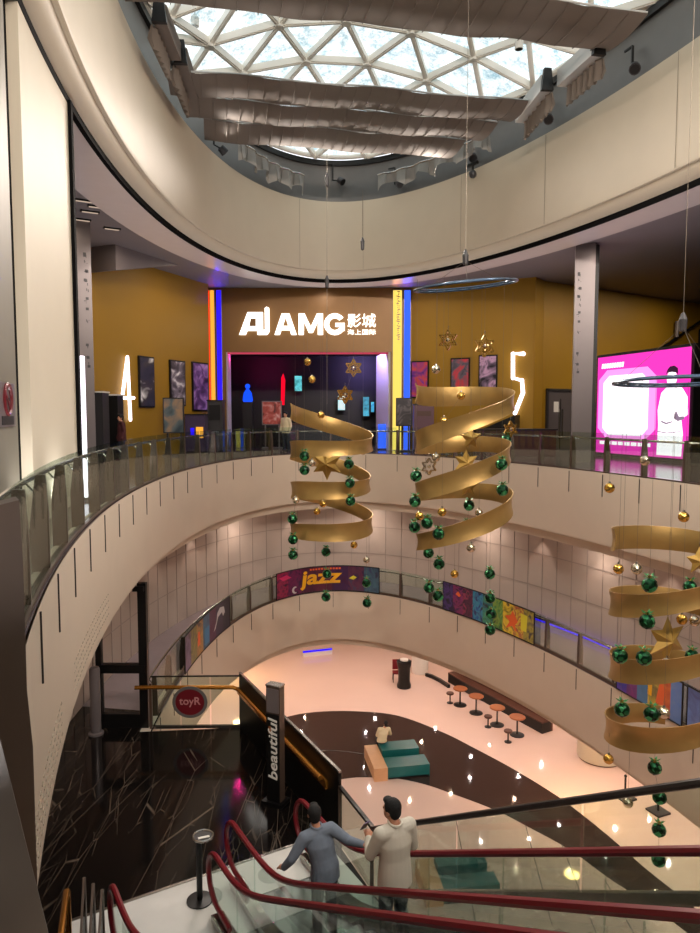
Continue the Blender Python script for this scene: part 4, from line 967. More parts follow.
# ================================================================== BANNERS ON THE GALLERY RAILING
def banner(label, p0, p1, cols, text=None, figs=(), h0=.06, h1=1.12):
    s0, s1 = s_at(t_of(U(*p0, Z1))), s_at(t_of(U(*p1, Z1)))
    if s0 < s1: s0, s1 = s1, s0                      # left of the photo first
    L = s0 - s1; mid = t_at((s0 + s1) / 2); root = thing('railing_banner', label, 'banner', (*ell(mid, -.05), Z1), 0, 'colourful banners on the gallery railing')
    pos = lambda u, v, d=0.: Vector((*ell(t_at(s0 - L * u), -.045 - d), Z1 + h0 + (h1 - h0) * v))
    mb = MB(); n = len(cols); sub = 6
    for i in range(n * sub + 1):
        u = i / (n * sub); mb.v += [pos(u, 0), pos(u, 1), pos(u, 0, .015), pos(u, 1, .015)]
    for i in range(n * sub):
        a = i * 4
        mb.f += [(a, a + 4, a + 5, a + 1), (a + 2, a + 3, a + 7, a + 6), (a + 1, a + 5, a + 7, a + 3), (a, a + 2, a + 6, a + 4)]; mb.mi += [i // sub] * 4
    ms = [art('banner_%s_%d' % (label[:6], i), c, 2.4) for i, c in enumerate(cols)]
    mb.build('print', ms, root, recalc=True)
    mb = MB()
    for a, b in (((0, 0), (1, 0)), ((0, 1), (1, 1))):
        mb.tube([pos(a[0] + (b[0] - a[0]) * k / 24, a[1], .01) for k in range(25)], .022, 6)
    for u in (0, 1): mb.tube([pos(u, 0, .01), pos(u, 1, .01)], .022, 6)
    mb.build('edge', M['black'], root)
    if text:
        letters(text[0], text[1], lambda a, b, d: pos(a, b, .022 + d), .03, .1).build('lettering', text[2], root)
        mb = MB()
        for k in range(11):
            u = text[1][0] + .1 + k * .026; mb.add([pos(u, .86, .02), pos(u + .018, .86, .02), pos(u + .018, .93, .02), pos(u, .93, .02)], [(0, 1, 2, 3)])
        mb.build('small_lettering', M['orange_print'], root)
    for m, pts in figs:
        mb = MB(); mb.poly([pos(u, v, .02) for u, v in pts]); mb.build('figure', m, root)
    return root
M['yellow_print'] = mat('yellow_print', (240, 176, 24), .4); M['orange_print'] = mat('orange_print', (226, 96, 40), .4); M['pink_print'] = mat('pink_print', (200, 40, 100), .4)
M['pale_print'] = mat('pale_print', (196, 196, 200), .4); M['blue_print'] = mat('blue_print', (40, 120, 170), .4); M['lime_print'] = mat('lime_print', (214, 206, 50), .4)
banner('purple banner with big yellow lettering at the far end of the gallery railing', (276, 601.5), (378.5, 592.5),
       [[(40, 14, 44), (150, 24, 74), (60, 20, 70)], [(30, 16, 50), (110, 24, 80), (40, 24, 60)], [(60, 18, 50), (84, 24, 56)], [(74, 18, 44), (92, 30, 60)], [(66, 20, 60), (60, 30, 80)], [(44, 24, 70), (90, 40, 70), (50, 60, 90)], [(36, 30, 70), (60, 100, 120), (50, 44, 90)]],
       ('jazz', (.27, .66, .12, .86), M['yellow_print']),
       [(M['pale_print'], [(.22 + .035 * math.cos(a), .2 + .14 * math.sin(a)) for a in [PI * .4 + PI * 1.2 * k / 10 for k in range(11)]] + [(.228 + .02 * math.cos(a), .2 + .09 * math.sin(a)) for a in [PI * 1.6 - PI * 1.2 * k / 10 for k in range(11)]]),
        (M['pink_print'], [(.03, .8), (.12, .86), (.18, .72), (.08, .66)]), (M['lime_print'], [(.72, .5), (.76, .62), (.79, .55), (.76, .45)])])
banner('banner with a dancing orange figure on yellow and blue stripes on the gallery railing', (443.5, 610.5), (536, 643.5),
       [[(22, 18, 32), (30, 26, 70), (70, 50, 120), (44, 34, 80), (26, 22, 36)], [(22, 18, 32), (60, 24, 80), (130, 40, 100), (26, 22, 36)], [(22, 18, 32), (90, 30, 70), (40, 24, 50), (150, 50, 90), (26, 22, 36)], [(22, 18, 32), (30, 90, 160), (50, 140, 170), (40, 60, 120), (26, 22, 36)], [(22, 18, 32), (40, 110, 120), (60, 150, 110), (26, 22, 36)], [(22, 18, 32), (60, 120, 60), (120, 160, 60), (26, 22, 36)], [(22, 18, 32), (190, 170, 40), (230, 200, 60), (26, 22, 36)], [(22, 18, 32), (210, 180, 50), (150, 60, 60), (230, 190, 60), (26, 22, 36)], [(40, 40, 50), (160, 150, 60), (30, 30, 60)]],
       None, [(M['orange_print'], [(.70, .15), (.74, .4), (.69, .55), (.75, .62), (.77, .8), (.80, .66), (.83, .5), (.80, .36), (.82, .12), (.77, .3)]), (M['lime_print'], [(.86, .3), (.92, .28), (.93, .8), (.86, .82)]), (M['orange_print'], [(.14, .68), (.17, .8), (.2, .68), (.18, .6)])])
banner('dark banner with pale curling figure, steeply foreshortened at the left of the gallery railing', (180, 674), (230.5, 628.5),
       [[(60, 40, 80), (110, 90, 130), (50, 40, 60)], [(60, 70, 40), (130, 120, 60), (60, 50, 60)], [(120, 60, 40), (170, 130, 70), (60, 40, 60)], [(30, 60, 100), (60, 120, 150)], [(70, 24, 60), (90, 40, 80)], [(36, 28, 60), (50, 40, 70)], [(24, 22, 44), (30, 26, 50)]],
       None, [(M['pale_print'], [(.66, .25), (.7, .3), (.76, .6), (.84, .66), (.86, .5), (.9, .6), (.88, .8), (.8, .86), (.74, .74), (.72, .5)]), (M['blue_print'], [(.46, .1), (.56, .1), (.57, .6), (.47, .6)]), (M['orange_print'], [(.3, .3), (.36, .3), (.35, .7), (.31, .72)])])
banner('banner in blue, purple, yellow and orange behind the largest gold spiral', (613, 694), (668, 735),
       [[(50, 50, 150), (90, 60, 170)], [(130, 50, 120), (70, 40, 110)], [(60, 110, 150), (70, 120, 170)], [(40, 44, 60), (220, 190, 60)], [(220, 120, 50), (170, 60, 50)], [(80, 120, 190), (100, 130, 180)]], None,
       [(M['orange_print'], [(.62, .2), (.72, .15), (.76, .6), (.68, .8)]), (M['yellow_print'], [(.5, .3), (.56, .3), (.57, .8), (.5, .75)])])
banner('banner with red and white shapes at the right edge behind the gold spiral', (672, 738), (720, 782),
       [[(90, 120, 180), (70, 80, 130)], [(220, 60, 50), (150, 40, 60)], [(220, 220, 220), (150, 150, 170)], [(40, 40, 60), (60, 70, 110)]], None, [(M['orange_print'], [(.3, .3), (.4, .25), (.42, .8), (.32, .7)])])
# ================================================================== HANGING GOLD SPIRALS
def spiral(label, px, Yc, ytop, ybot, turns, tilt, r=.9, band_h=.34):
    c = D(px, (ytop + ybot) / 2, Yc); zt, zb = D(px, ytop, Yc).z - band_h / 2, D(px, ybot, Yc).z + band_h / 2
    root = thing('gold_spiral', label, 'decoration', Vector((c.x, Yc, zt)), 0, 'gold ribbon spirals hanging in the void')
    mb = MB(); n = int(turns * 40)
    for i in range(n + 1):
        q = i / n; a = PI * .98 - TW * turns * q; z = zt + (zb - zt) * q + tilt * (math.cos(a) - math.cos(PI * .98) * (1 - q) - math.cos(PI * .98 - TW * turns) * q)
        rad = r * (1 + .03 * math.sin(q * 9)); dr = Vector((math.cos(a), math.sin(a), 0))
        hh = band_h * (.5 + .06 * math.sin(q * 23))
        for k in range(5):
            v = k / 4 * 2 - 1; p = Vector((c.x, Yc, z)) + dr * (rad - .03 * (1 - v * v)) + UZ * (hh * v)
            mb.v.append(p); mb.v.append(p - dr * .018)
    for i in range(n):
        o = i * 10
        for k in range(4):
            a = o + 2 * k; mb.f += [(a, a + 2, a + 12, a + 10), (a + 1, a + 11, a + 13, a + 3)]; mb.mi += [0, 0]
        mb.f += [(o, o + 10, o + 11, o + 1), (o + 8, o + 9, o + 19, o + 18)]; mb.mi += [0, 0]
    mb.f += [(0, 1, 3, 2), (2, 3, 5, 4), (4, 5, 7, 6), (6, 7, 9, 8)]; mb.mi += [0] * 4
    mb.build('ribbon', M['ribbon'], root, smooth=True, recalc=False)
    return root, c, zt, zb
def hoop(label, c, Yc, z, wire_top, tx=0., ty=0., up=.75):
    root = thing('hanging_hoop', label, 'hoop', Vector((c.x, Yc, z)), 0, 'wire hoops above the gold spirals')
    cc = Vector((c.x, Yc, z)); circ = lambda r, dz, n=48: [cc + Vector((r * math.cos(TW * k / n), r * math.sin(TW * k / n), dz + r * (tx * math.cos(TW * k / n) + ty * math.sin(TW * k / n)))) for k in range(n)]
    MB().tube(circ(.93, 0), .022, 6, True).build('outer_ring', M['ring'], root, smooth=True)
    MB().tube(circ(.80, .03), .016, 6, True).build('inner_ring', M['ring'], root, smooth=True)
    mb = MB()
    for k in range(24):
        a, b = TW * k / 24, TW * (k + .5) / 24
        hp = lambda r, q: cc + Vector((r * math.cos(q), r * math.sin(q), .02 + r * (tx * math.cos(q) + ty * math.sin(q)))); mb.tube([hp(.93, a), hp(.8, b), hp(.93, a + TW / 24)], .008, 5)
    mb.build('lacing', M['ring'], root)
    top = cc + UZ * up; mb = MB()
    for k in range(3): a = TW * k / 3 + .4; mb.tube([cc + Vector((.9 * math.cos(a), .9 * math.sin(a), .9 * (tx * math.cos(a) + ty * math.sin(a)))), top], .003, 5)
    mb.build('bridle', M['wire'], root)
    MB().lathe([(0, -.08), (.05, -.06), (.06, .1), (.02, .2), (0, .2)], top, 10).build('coupling', M['dark_gray'], root)
    MB().tube([top + UZ * .2, Vector((c.x, Yc, wire_top))], .004, 5).build('wire', M['wire'], root)
    return root
SPR = {}
WTOP = ZD + .6
for key, lb_, px, Yc, y0, y1_, turns, tl in (('a', 'smallest gold ribbon spiral, hanging before the lit cinema entrance', 331, 15.2, 403, 538, 3.0, -.13),
                                        ('b', 'middle gold ribbon spiral, hanging below the teal hoop', 463, 12.9, 383, 549, 2.95, .17),
                                        ('c', 'largest gold ribbon spiral, cut off by the right edge of the photo', 672, 10.2, 529, 750, 3.3, .12)):
    SPR[key] = (*spiral(lb_, px, Yc, y0, y1_, turns, tl), Yc)

hoop('teal wire hoop hanging above the middle gold spiral', SPR['b'][1], 12.9, D(463, 286, 12.9).z, WTOP + 1.2, .09, .09, .45)
hoop('blue wire hoop hanging before the pink advert box', SPR['c'][1], 10.2, D(672, 382, 10.2).z, WTOP + 1.0, 0, -.03, .8)
# rigging wires
def rig(label, px, Yc, y0, y1_, weights):
    a, b = D(px, y0, Yc), D(px, y1_, Yc); a.z = min(a.z, WTOP + 1.0)
    root = thing('rigging_wire', label, 'wire', b, 0, 'rigging wires in the void')
    MB().tube([a, b], .005, 5).build('cable', M['wire'], root)
    for y in weights:
        p = D(px, y, Yc); MB().lathe([(0, -.12), (.035, -.1), (.045, .08), (.015, .16), (0, .16)], p, 10).build('weight', M['dark_gray'], root)
rig('long thin wire running down to the smallest gold spiral', 327, 15.2, 150, 404, (181, 283))
rig('short thin wire with a small weight before the cream ring', 362.5, 15.4, 190, 246, (245,))
# ornaments: green foil balls, small gold and silver balls, stars
def mk_green():
    root = bpy.data.objects.new('green_bauble', None)
    bm = bmesh.new(); bmesh.ops.create_icosphere(bm, subdivisions=2, radius=.108)
    me = bpy.data.meshes.new('ball'); bm.to_mesh(me); bm.free(); me.materials.append(M['green'])
    o_ = bpy.data.objects.new('ball', me); COL.objects.link(o_); o_.parent = root
    MB().lathe([(0, .13), (.022, .13), (.026, .1), (0, .1)], (0, 0, 0), 10).build('cap', M['gold'], root, local=True)
    mb = MB()
    for k in range(7):
        a = TW * k / 7; d = Vector((math.cos(a), math.sin(a), .45 + .3 * math.sin(k * 2.2))).normalized(); s = d.cross(UZ).normalized()
        p = Vector((0, 0, .1)); mb.add([p, p + d * .05 + s * .022, p + d * .11, p + d * .05 - s * .022, p + d * .055 + UZ * .012], [(0, 1, 4), (1, 2, 4), (2, 3, 4), (3, 0, 4), (0, 3, 2, 1)])
    mb.build('leaf_sprig', M['green_leaf'], root, local=True)
    COL.objects.link(root); return root
def mk_small(m, nm):
    root = bpy.data.objects.new(nm, None); COL.objects.link(root)
    MB().ball((0, 0, 0), .078, 18, 12).build('ball', m, root, smooth=True, local=True)
    MB().lathe([(0, .1), (.016, .1), (.02, .074), (0, .074)], (0, 0, 0), 10).build('cap', M['steel'], root, local=True)
    return root
def star_pts(n, R, r, rot=PI / 2): return [((R if k % 2 == 0 else r) * math.cos(rot + PI * k / n), (R if k % 2 == 0 else r) * math.sin(rot + PI * k / n)) for k in range(2 * n)]
def mk_star(solid, m, R, n=6):                      # open metal outline, or a thick faceted star
    root = bpy.data.objects.new('gold_star', None); COL.objects.link(root)
    if not solid:
        for k_, rad in (('outline', R), ('inner_outline', R * .62)):
            pts = star_pts(n, rad, rad * .56); mb = MB()
            for a, b in zip(pts, pts[1:] + pts[:1]): mb.bar((a[0], 0, a[1]), (b[0], 0, b[1]), .05, R * .16, (0, 1, 0)) if False else mb.bar((a[0], 0, a[1]), (b[0], 0, b[1]), R * .14, .06, (0, 1, 0))
            mb.build(k_, m, root, local=True)
            if R < .16: break
        MB().ball((0, 0, 0), R * .22, 10, 8).build('bead', M['silver'], root, local=True)
    else:
        pts = star_pts(n, R, R * .52); k = len(pts); mb = MB()
        mb.add([(x, 0, z) for x, z in pts] + [(0, -.12, 0), (0, .12, 0)], [(i, (i + 1) % k, k) for i in range(k)] + [((i + 1) % k, i, k + 1) for i in range(k)])
        mb.build('body', m, root, local=True)
    MB().tube([(0, 0, R), (0, 0, R + .05), (.012, 0, R + .065), (0, 0, R + .08)], .006, 5).build('eyelet', M['steel'], root, local=True)
    return root
PROTO = {'g': mk_green(), 'o': mk_small(M['gold'], 'gold_bauble'), 's': mk_small(M['silver'], 'silver_bauble'),
         'x': mk_star(False, M['gold'], .19), 'y': mk_star(False, M['silver'], .15), 'B': mk_star(True, M['gold_card'], .36, 6), 'G': mk_star(True, M['gold_card'], .28, 5)}
used = set()
INFO = {'g': ('green foil bauble', 'bauble', 'green foil baubles on the hanging strings'), 'o': ('small gold bauble', 'bauble', 'small gold and silver baubles'), 's': ('small silver bauble', 'bauble', 'small gold and silver baubles'),
        'x': ('open gold star', 'star', 'hanging stars'), 'y': ('small silver star', 'star', 'hanging stars'), 'B': ('big solid gold star', 'star', 'hanging stars'), 'G': ('solid gold five-pointed star', 'star', 'hanging stars')}
ORD = ['topmost', 'second from top', 'third from top', 'fourth from top', 'fifth from top', 'sixth from top']
NAMES = {'a': 'the smallest gold spiral', 'b': 'the middle gold spiral', 'c': 'the largest gold spiral'}
def strand(key, where, items, ztop=None, dy=None, wire=True):
    Yc = SPR[key][4]; cx = SPR[key][1].x; pts = []
    cnt = {}
    for it in items: cnt[it[0]] = cnt.get(it[0], 0) + 1
    seen = {}
    for it in items:
        k, x, y = it[:3]; Y = Yc + (dy if dy is not None else 0.)
        p = D(x, y, Y)
        if k in used: o_ = copy_tree(PROTO[k])
        else: o_ = PROTO[k]; used.add(k)
        o_.location = p; o_.rotation_euler = (0, 0, (x * 7 + y * 3) % 6 if k in 'gos' else ((x * 3) % 7 - 3) * .12)
        if len(it) > 3: o_.scale = (it[3],) * 3
        seen[k] = seen.get(k, 0) + 1
        nm = INFO[k][0]; pre = '' if cnt[k] == 1 else ORD[seen[k] - 1] + ' '
        tag(o_, pre + nm + ' ' + where, INFO[k][1], INFO[k][2]); pts.append(p)
    if wire:
        a = pts[0].copy(); a.z = ztop if ztop is not None else pts[0].z + 1.2
        mb = MB().tube([a] + pts, .0022, 4); tag(mb.build('ornament_wire', M['wire'], base=a), 'thin wire carrying the ' + ('ornament ' if len(items) == 1 else 'ornaments ') + where, 'wire', 'thin ornament wires')
za, zb_, zc = SPR['a'][2] + 1.6, D(463, 287, 12.9).z, D(672, 382, 10.2).z
strand('a', 'hanging alone above the smallest gold spiral, left', [('o', 307.5, 362), ('o', 312, 379.5)], za + .8, -.3)
strand('a', 'before the dark cinema foyer above the smallest spiral', [('x', 353.5, 368), ('x', 345, 395)], za + .8, .2)
strand('a', 'inside the top turn of the smallest spiral', [('o', 321, 415)], za, -.2)
strand('a', 'on the left string inside the smallest spiral', [('g', 304.5, 456), ('s', 312, 463), ('g', 304.5, 470)], za, -1.02)
strand('a', 'in the middle of the smallest spiral', [('B', 327, 464)], za, -.1)
strand('a', 'on the right string of the smallest spiral', [('g', 349, 464), ('g', 350, 483), ('g', 350.5, 501)], za, -1.02)
strand('a', 'at the right edge of the smallest spiral', [('s', 363, 451.5)], za, .3)
strand('a', 'on the outer left string of the smallest spiral', [('s', 296, 500), ('g', 292.5, 519), ('g', 293, 539.5), ('g', 293, 555)], za, -.75)
strand('a', 'between the lower turns of the smallest spiral', [('o', 323, 504), ('o', 317, 511.5)], za, .1)
strand('a', 'on the middle string below the smallest spiral', [('g', 326, 552), ('g', 327, 574), ('g', 326, 597)], SPR['a'][3] + .4, 0.)
strand('a', 'just right below the smallest spiral', [('o', 354, 545)], SPR['a'][3] + .4, -.4)
strand('a', 'on the right string below the smallest spiral', [('s', 366.5, 560), ('g', 366.5, 583), ('g', 367, 603)], SPR['a'][3] + .3, .4)
strand('b', 'high above the middle spiral, left', [('x', 448, 340)], zb_, .5)
strand('b', 'high above the middle spiral, right', [('x', 484.5, 346)], zb_, -.5)
strand('b', 'above the middle spiral beside the violet poster', [('s', 436, 369.5)], zb_, -.6)
strand('b', 'inside the top turn of the middle spiral', [('o', 461, 396), ('o', 444, 421)], zb_, .0)
strand('b', 'at the left of the middle spiral', [('s', 436, 457.5), ('y', 429, 466.5)], zb_, -.5)
strand('b', 'in the middle of the middle spiral', [('G', 471, 438, .8), ('B', 466, 463, .72), ('G', 468, 487, .7)], zb_, -.1)
strand('b', 'at the upper right of the middle spiral', [('x', 510.5, 429, .8), ('g', 506, 440)], zb_, .5)
strand('b', 'on the right string of the middle spiral', [('g', 501.5, 464.5), ('g', 502.5, 490)], zb_, -.95)
strand('b', 'on the outer left string of the middle spiral', [('g', 416, 476), ('g', 415, 501.5), ('o', 419.5, 516), ('g', 414.5, 527)], zb_, -.72)
strand('b', 'between the lower turns of the middle spiral, left', [('o', 442, 512), ('g', 427, 523), ('g', 438.5, 534)], zb_, -1.0)
strand('b', 'between the lower turns of the middle spiral, centre', [('g', 469, 505.5), ('g', 467, 526)], zb_, .1)
strand('b', 'between the lower turns of the middle spiral, right', [('s', 479, 513)], zb_, .2)
strand('b', 'hanging just under the lowest turn of the middle spiral', [('s', 471, 548)], SPR['b'][3] + .2, -.9)
strand('b', 'on the left string below the middle spiral', [('g', 428.5, 553), ('g', 429, 588)], SPR['b'][3] + .4, .2)
strand('b', 'on the second string below the middle spiral', [('g', 439, 564), ('g', 438, 596)], SPR['b'][3] + .4, -.4)
strand('b', 'above the dancing-figure banner below the middle spiral', [('o', 454.5, 574)], SPR['b'][3] + .4, 0)
strand('b', 'on the right string below the middle spiral', [('g', 489.7, 574), ('g', 490, 598), ('g', 491, 614), ('g', 490, 630)], SPR['b'][3] + .4, .3)
strand('c', 'before the foot of the pink advert box', [('s', 645, 460.5)], zc, .2)
strand('c', 'above the largest spiral, left', [('o', 609.5, 488)], zc, .3)
strand('c', 'above the largest spiral, right', [('o', 683.7, 517)], zc, -.3)
strand('c', 'below the top turn of the largest spiral, outer left', [('o', 618.5, 569)], zc, .1)
strand('c', 'below the top turn of the largest spiral, inner left', [('s', 636.5, 569)], zc, -.6)
strand('c', 'on the main string of the largest spiral', [('g', 649.5, 585), ('g', 647, 621.5), ('g', 644, 658), ('g', 651.5, 714)], zc, -1.06)
strand('c', 'at the right edge of the largest spiral', [('G', 699, 561), ('g', 690, 587), ('g', 692, 656)], zc, .3)
strand('c', 'in the middle of the largest spiral', [('o', 682, 619.5), ('s', 694.5, 621), ('B', 667, 640)], zc, -.3)
strand('c', 'beside the big star of the largest spiral', [('s', 667, 663)], zc, -.62)
strand('c', 'on the outer left string of the largest spiral', [('g', 620, 656), ('g', 622, 709.5)], zc, -.92)
strand('c', 'between the two lowest turns of the largest spiral', [('s', 664, 713)], zc, -1.1)
strand('c', 'at the lower left below the largest spiral', [('o', 608.5, 759)], SPR['c'][3] + .1, 0)
strand('c', 'low below the largest spiral, before the short dark post', [('s', 628, 803)], SPR['c'][3] + .1, .2)
strand('c', 'on the long string below the largest spiral', [('g', 654.5, 768), ('g', 659.5, 797.5), ('g', 659, 830), ('g', 658.5, 860)], SPR['c'][3] + .2, 0)
# ================================================================== GROUND FLOOR FURNITURE
def bench(label, p_front_l, p_front_r, p_back_l, seat=.42, sit=None):
    a, b, c = p_front_l, p_front_r, p_back_l
    d = (b - a); L = d.length; d.normalize(); n = Vector((-d.y, d.x, 0)); dep = max(1.2, (c - a).dot(n))
    root = thing('bench', label, 'bench', Vector((a.x, a.y, 0)), 0, 'teal benches on the ground floor')
    o3 = lambda u, v, z: a + d * u + n * v + UZ * z
    ax_ = (d, n, UZ)
    MB().box(o3(-.27, dep / 2, .24), (.5, dep + .1, .48), ax_).build('tan_end', M['tan'], root)
    MB().box(o3(L / 2, dep * .24, .22), (L, dep * .44, .44), ax_).build('seat', M['teal'], root)
    MB().box(o3(L / 2 - .06, dep * .78, .30), (L - .15, dep * .40, .60), ax_).build('backrest', M['teal'], root)
    MB().box(o3(L / 2, dep * .53, .13), (L - .1, dep * .12, .26), ax_).build('channel', M['trousers'], root)
    MB().box(o3(L / 2, dep * .5, .03), (L - .06, dep * .98, .05), ax_).build('plinth', M['black'], root)
    return root, o3, dep
b1r, o31, B1D = bench('teal bench with tan end where a person sits, on the dark inlay', U(388, 780, 0), U(430, 776, 0), U(376, 757, 0))
b2r, o32, _ = bench('teal bench with tan end seen through the escalator glass', U(444, 905, 0), U(500, 900, 0), U(432, 875, 0))
def round_table(label, px, py):
    c = U(px, py, 0); root = thing('pedestal_table', label, 'table', c, 0, 'round pedestal tables by the cafe seating')
    MB().lathe([(0, .74), (.31, .74), (.33, .76), (.33, .785), (.31, .8), (0, .8)], c, 28).build('top', M['orange_wood'], root)
    MB().lathe([(0, .05), (.035, .05), (.035, .74), (0, .74)], c, 12).build('pedestal', M['black'], root)
    MB().lathe([(0, 0), (.3, 0), (.3, .02), (.05, .05), (0, .05)], c, 24).build('base', M['black'], root)
for k, (px, py) in enumerate(((460, 705), (476, 713), (497, 725), (517, 735))):
    round_table(['farthest', 'second farthest', 'second nearest', 'nearest'][k] + ' of four round orange-brown pedestal tables in a row', px, py)
for k, (px, py) in enumerate(((450, 703), (488, 727), (508, 742))):
    c = U(px, py, 0); rt = thing('stool', ['farthest', 'middle', 'nearest'][k] + ' low dark stool beside the orange-brown tables', 'stool', c, 0, 'low stools by the pedestal tables')
    MB().lathe([(0, .42), (.16, .42), (.18, .46), (.16, .5), (0, .5)], c, 16).build('seat', M['brown'], rt); MB().lathe([(0, 0), (.15, 0), (.15, .02), (.03, .04), (.03, .42), (0, .42)], c, 14).build('pedestal', M['black'], rt)
# long low banquette behind the tables
pts = [U(x, y, 0) for x, y in ((448, 682), (470, 695), (495, 708), (520, 722), (542, 734))]
root = thing('banquette', 'long dark brown banquette running behind the pedestal tables', 'seat', Vector((pts[2].x, pts[2].y, 0)))
mb, m2, m3 = MB(), MB(), MB()
for a, b in zip(pts, pts[1:]):
    nn = Vector((b.y - a.y, -(b.x - a.x), 0)).normalized()
    if nn.x < 0: nn = -nn
    m2.bar(a + UZ * .22 + nn * .25, b + UZ * .22 + nn * .25, .5, .44); mb.bar(a + UZ * .5 + nn * .55, b + UZ * .5 + nn * .55, .12, 1.0); m3.bar(a + UZ * .46 + nn * .25, b + UZ * .46 + nn * .25, .5, .06)
mb.build('backrest', M['brown'], root); m2.build('base', M['black'], root); m3.build('seat', M['brown'], root)
# curved pale counter
c = U(600, 757, 0); root = thing('curved_counter', 'half-round cream counter standing under the right gallery', 'counter', Vector((c.x, c.y, 0)))
q = math.radians(200)
MB().lathe([(.55, .06), (.86, .06), (.86, 1.05), (.55, 1.05), (.55, .06)], c, 30, q - 1.7, q + 2.6).build('front', M['cream'], root, smooth=True)
MB().lathe([(.5, 1.05), (.9, 1.05), (.9, 1.1), (.5, 1.1), (.5, 1.05)], c, 30, q - 1.7, q + 2.6).build('top', M['white'], root)
MB().lathe([(.56, 0), (.82, 0), (.82, .06), (.56, .06)], c, 30, q - 1.7, q + 2.6).build('plinth', M['brown'], root)
# waste bin, chair, white round stand at the far end of the ground floor
c = U(404, 687, 0); root = thing('waste_bin', 'black waisted waste bin with a pale top on the far ground floor', 'bin', c)
MB().lathe([(0, 0), (.34, 0), (.35, .12), (.29, .3), (.29, .95), (.35, 1.12), (.36, 1.3), (.3, 1.34), (0, 1.34)], c, 24).build('body', M['black'], root, smooth=True)
MB().lathe([(0, 1.34), (.2, 1.34), (.2, 1.4), (0, 1.42)], c, 20).build('lid', M['white'], root)
c = U(397, 681, 0); root = thing('chair', 'dark red chair beside the black waste bin', 'chair', c)
MB().box(c + UZ * .45, (.44, .44, .06)).build('seat', M['red_rubber'], root); MB().box(c + Vector((0, .22, .78)), (.44, .05, .5)).build('backrest', M['red_rubber'], root)
for sx in (-1, 1):
    for sy in (-1, 1): MB().tube([c + Vector((sx * .2, sy * .2, 0)), c + Vector((sx * .19, sy * .19, .44))], .02, 6).build('leg', M['black'], root)
c = U(420, 672, 0); root = thing('white_stand', 'white round stand just under the far gallery edge', 'stand', c)
MB().lathe([(0, 0), (.42, 0), (.42, .9), (.38, .95), (0, .95)], c, 24).build('body', M['white'], root); MB().lathe([(.3, .95), (.44, .95), (.44, 1.0), (0, 1.0)], c, 24).build('top', M['white'], root)
root = thing('black_kerb', 'low black kerb strip curving from the white stand towards the banquette', 'kerb', U(432, 673, 0))
kp = [U(x, y, 0) for x, y in ((426, 676), (432, 678), (440, 682), (449, 688))]
mb = MB()
for a, b in zip(kp, kp[1:]): mb.bar(a + UZ * .08, b + UZ * .08, .14, .16)
mb.build('strip', M['black'], root)
for k, (px, py) in enumerate(((625, 798), (658, 812))):
    c = U(px, py, 0); rt = thing('stanchion', ['farther', 'nearer'][k] + ' short dark post on a square base behind the right escalator rail', 'post', c, 0, 'short posts on square bases')
    MB().box(c + UZ * .03, (.55, .55, .06), rz=.4).build('base', M['dark_gray'], rt); MB().tube([c + UZ * .06, c + UZ * .75], .035, 8).build('post', M['black'], rt)
    MB().ball(c + UZ * .79, .055, 10, 8).build('finial', M['black'], rt)
root = thing('blue_light_strip', 'blue-violet light strip glimpsed under the far gallery edge', 'light', U(317, 650, 0))
a, b = U(303, 652, .3), U(332, 649, .3); MB().bar(a, b, .05, .09).build('diffuser', M['led_violet'], root); MB().bar(Vector((a.x, a.y + .06, .12)), Vector((b.x, b.y + .06, .12)), .1, .24).build('base', M['white'], root)
# glowing strip added to stand for blue shop reflections on the gallery floor
root = thing('reflection_strip', 'violet-blue glowing strip added for floor reflections by the right gallery wall', 'light', (*ell(.5, 2.2), Z1))
pts = [Vector((*ell(.33 + .02 * i, 1.95), Z1 + .1)) for i in range(18)]
MB().tube(pts, .03, 6).build('diffuser', M['led_violet'], root)
MB().tube([p + UZ * .07 for p in pts], .03, 6).build('holder', M['black'], root)
# ================================================================== PEOPLE
def voxel(mb, name, m, parent, vs=.012, it=3):
    me = bpy.data.meshes.new('raw'); me.from_pydata([tuple(v) for v in mb.v], [], mb.f)
    b = bmesh.new(); b.from_mesh(me); bmesh.ops.recalc_face_normals(b, faces=b.faces); b.to_mesh(me); b.free()
    o_ = bpy.data.objects.new('raw', me); COL.objects.link(o_)
    r = o_.modifiers.new('r', 'REMESH'); r.mode = 'VOXEL'; r.voxel_size = vs
    if it: s = o_.modifiers.new('s', 'SMOOTH'); s.iterations = it; s.factor = .5
    dg = bpy.context.evaluated_depsgraph_get(); out = bpy.data.meshes.new_from_object(o_.evaluated_get(dg)); out.name = name
    bpy.data.objects.remove(o_); bpy.data.meshes.remove(me)
    out.materials.clear(); out.materials.append(m)
    for p in out.polygons: p.use_smooth = True; p.material_index = 0
    q = bpy.data.objects.new(name, out); COL.objects.link(q); q.parent = parent; return q
def loft(mb, secs, n=20):                            # sections: (centre, rx, ry) stacked roughly along z
    o = len(mb.v)
    for c, rx, ry in secs:
        for k in range(n): a = TW * k / n; mb.v.append(Vector(c) + Vector((rx * math.cos(a), ry * math.sin(a), 0)))
    for i in range(len(secs) - 1):
        for k in range(n): mb.f.append((o + i * n + k, o + i * n + (k + 1) % n, o + (i + 1) * n + (k + 1) % n, o + (i + 1) * n + k)); mb.mi.append(0)
    mb.f += [tuple(o + k for k in range(n - 1, -1, -1)), tuple(o + (len(secs) - 1) * n + k for k in range(n))]; mb.mi += [0, 0]
def limb(mb, pts, rs):
    pts = [Vector(p) for p in pts]; P2, R2 = [], []
    for i in range(len(pts) - 1):
        for k in range(5): q = k / 5; P2.append(pts[i].lerp(pts[i + 1], q)); R2.append(rs[i] + (rs[i + 1] - rs[i]) * q)
    P2.append(pts[-1]); R2.append(rs[-1]); mb.tube(P2, R2, 12)
    for p, r in zip(pts, rs): mb.ball(p, r * .995, 12, 8)
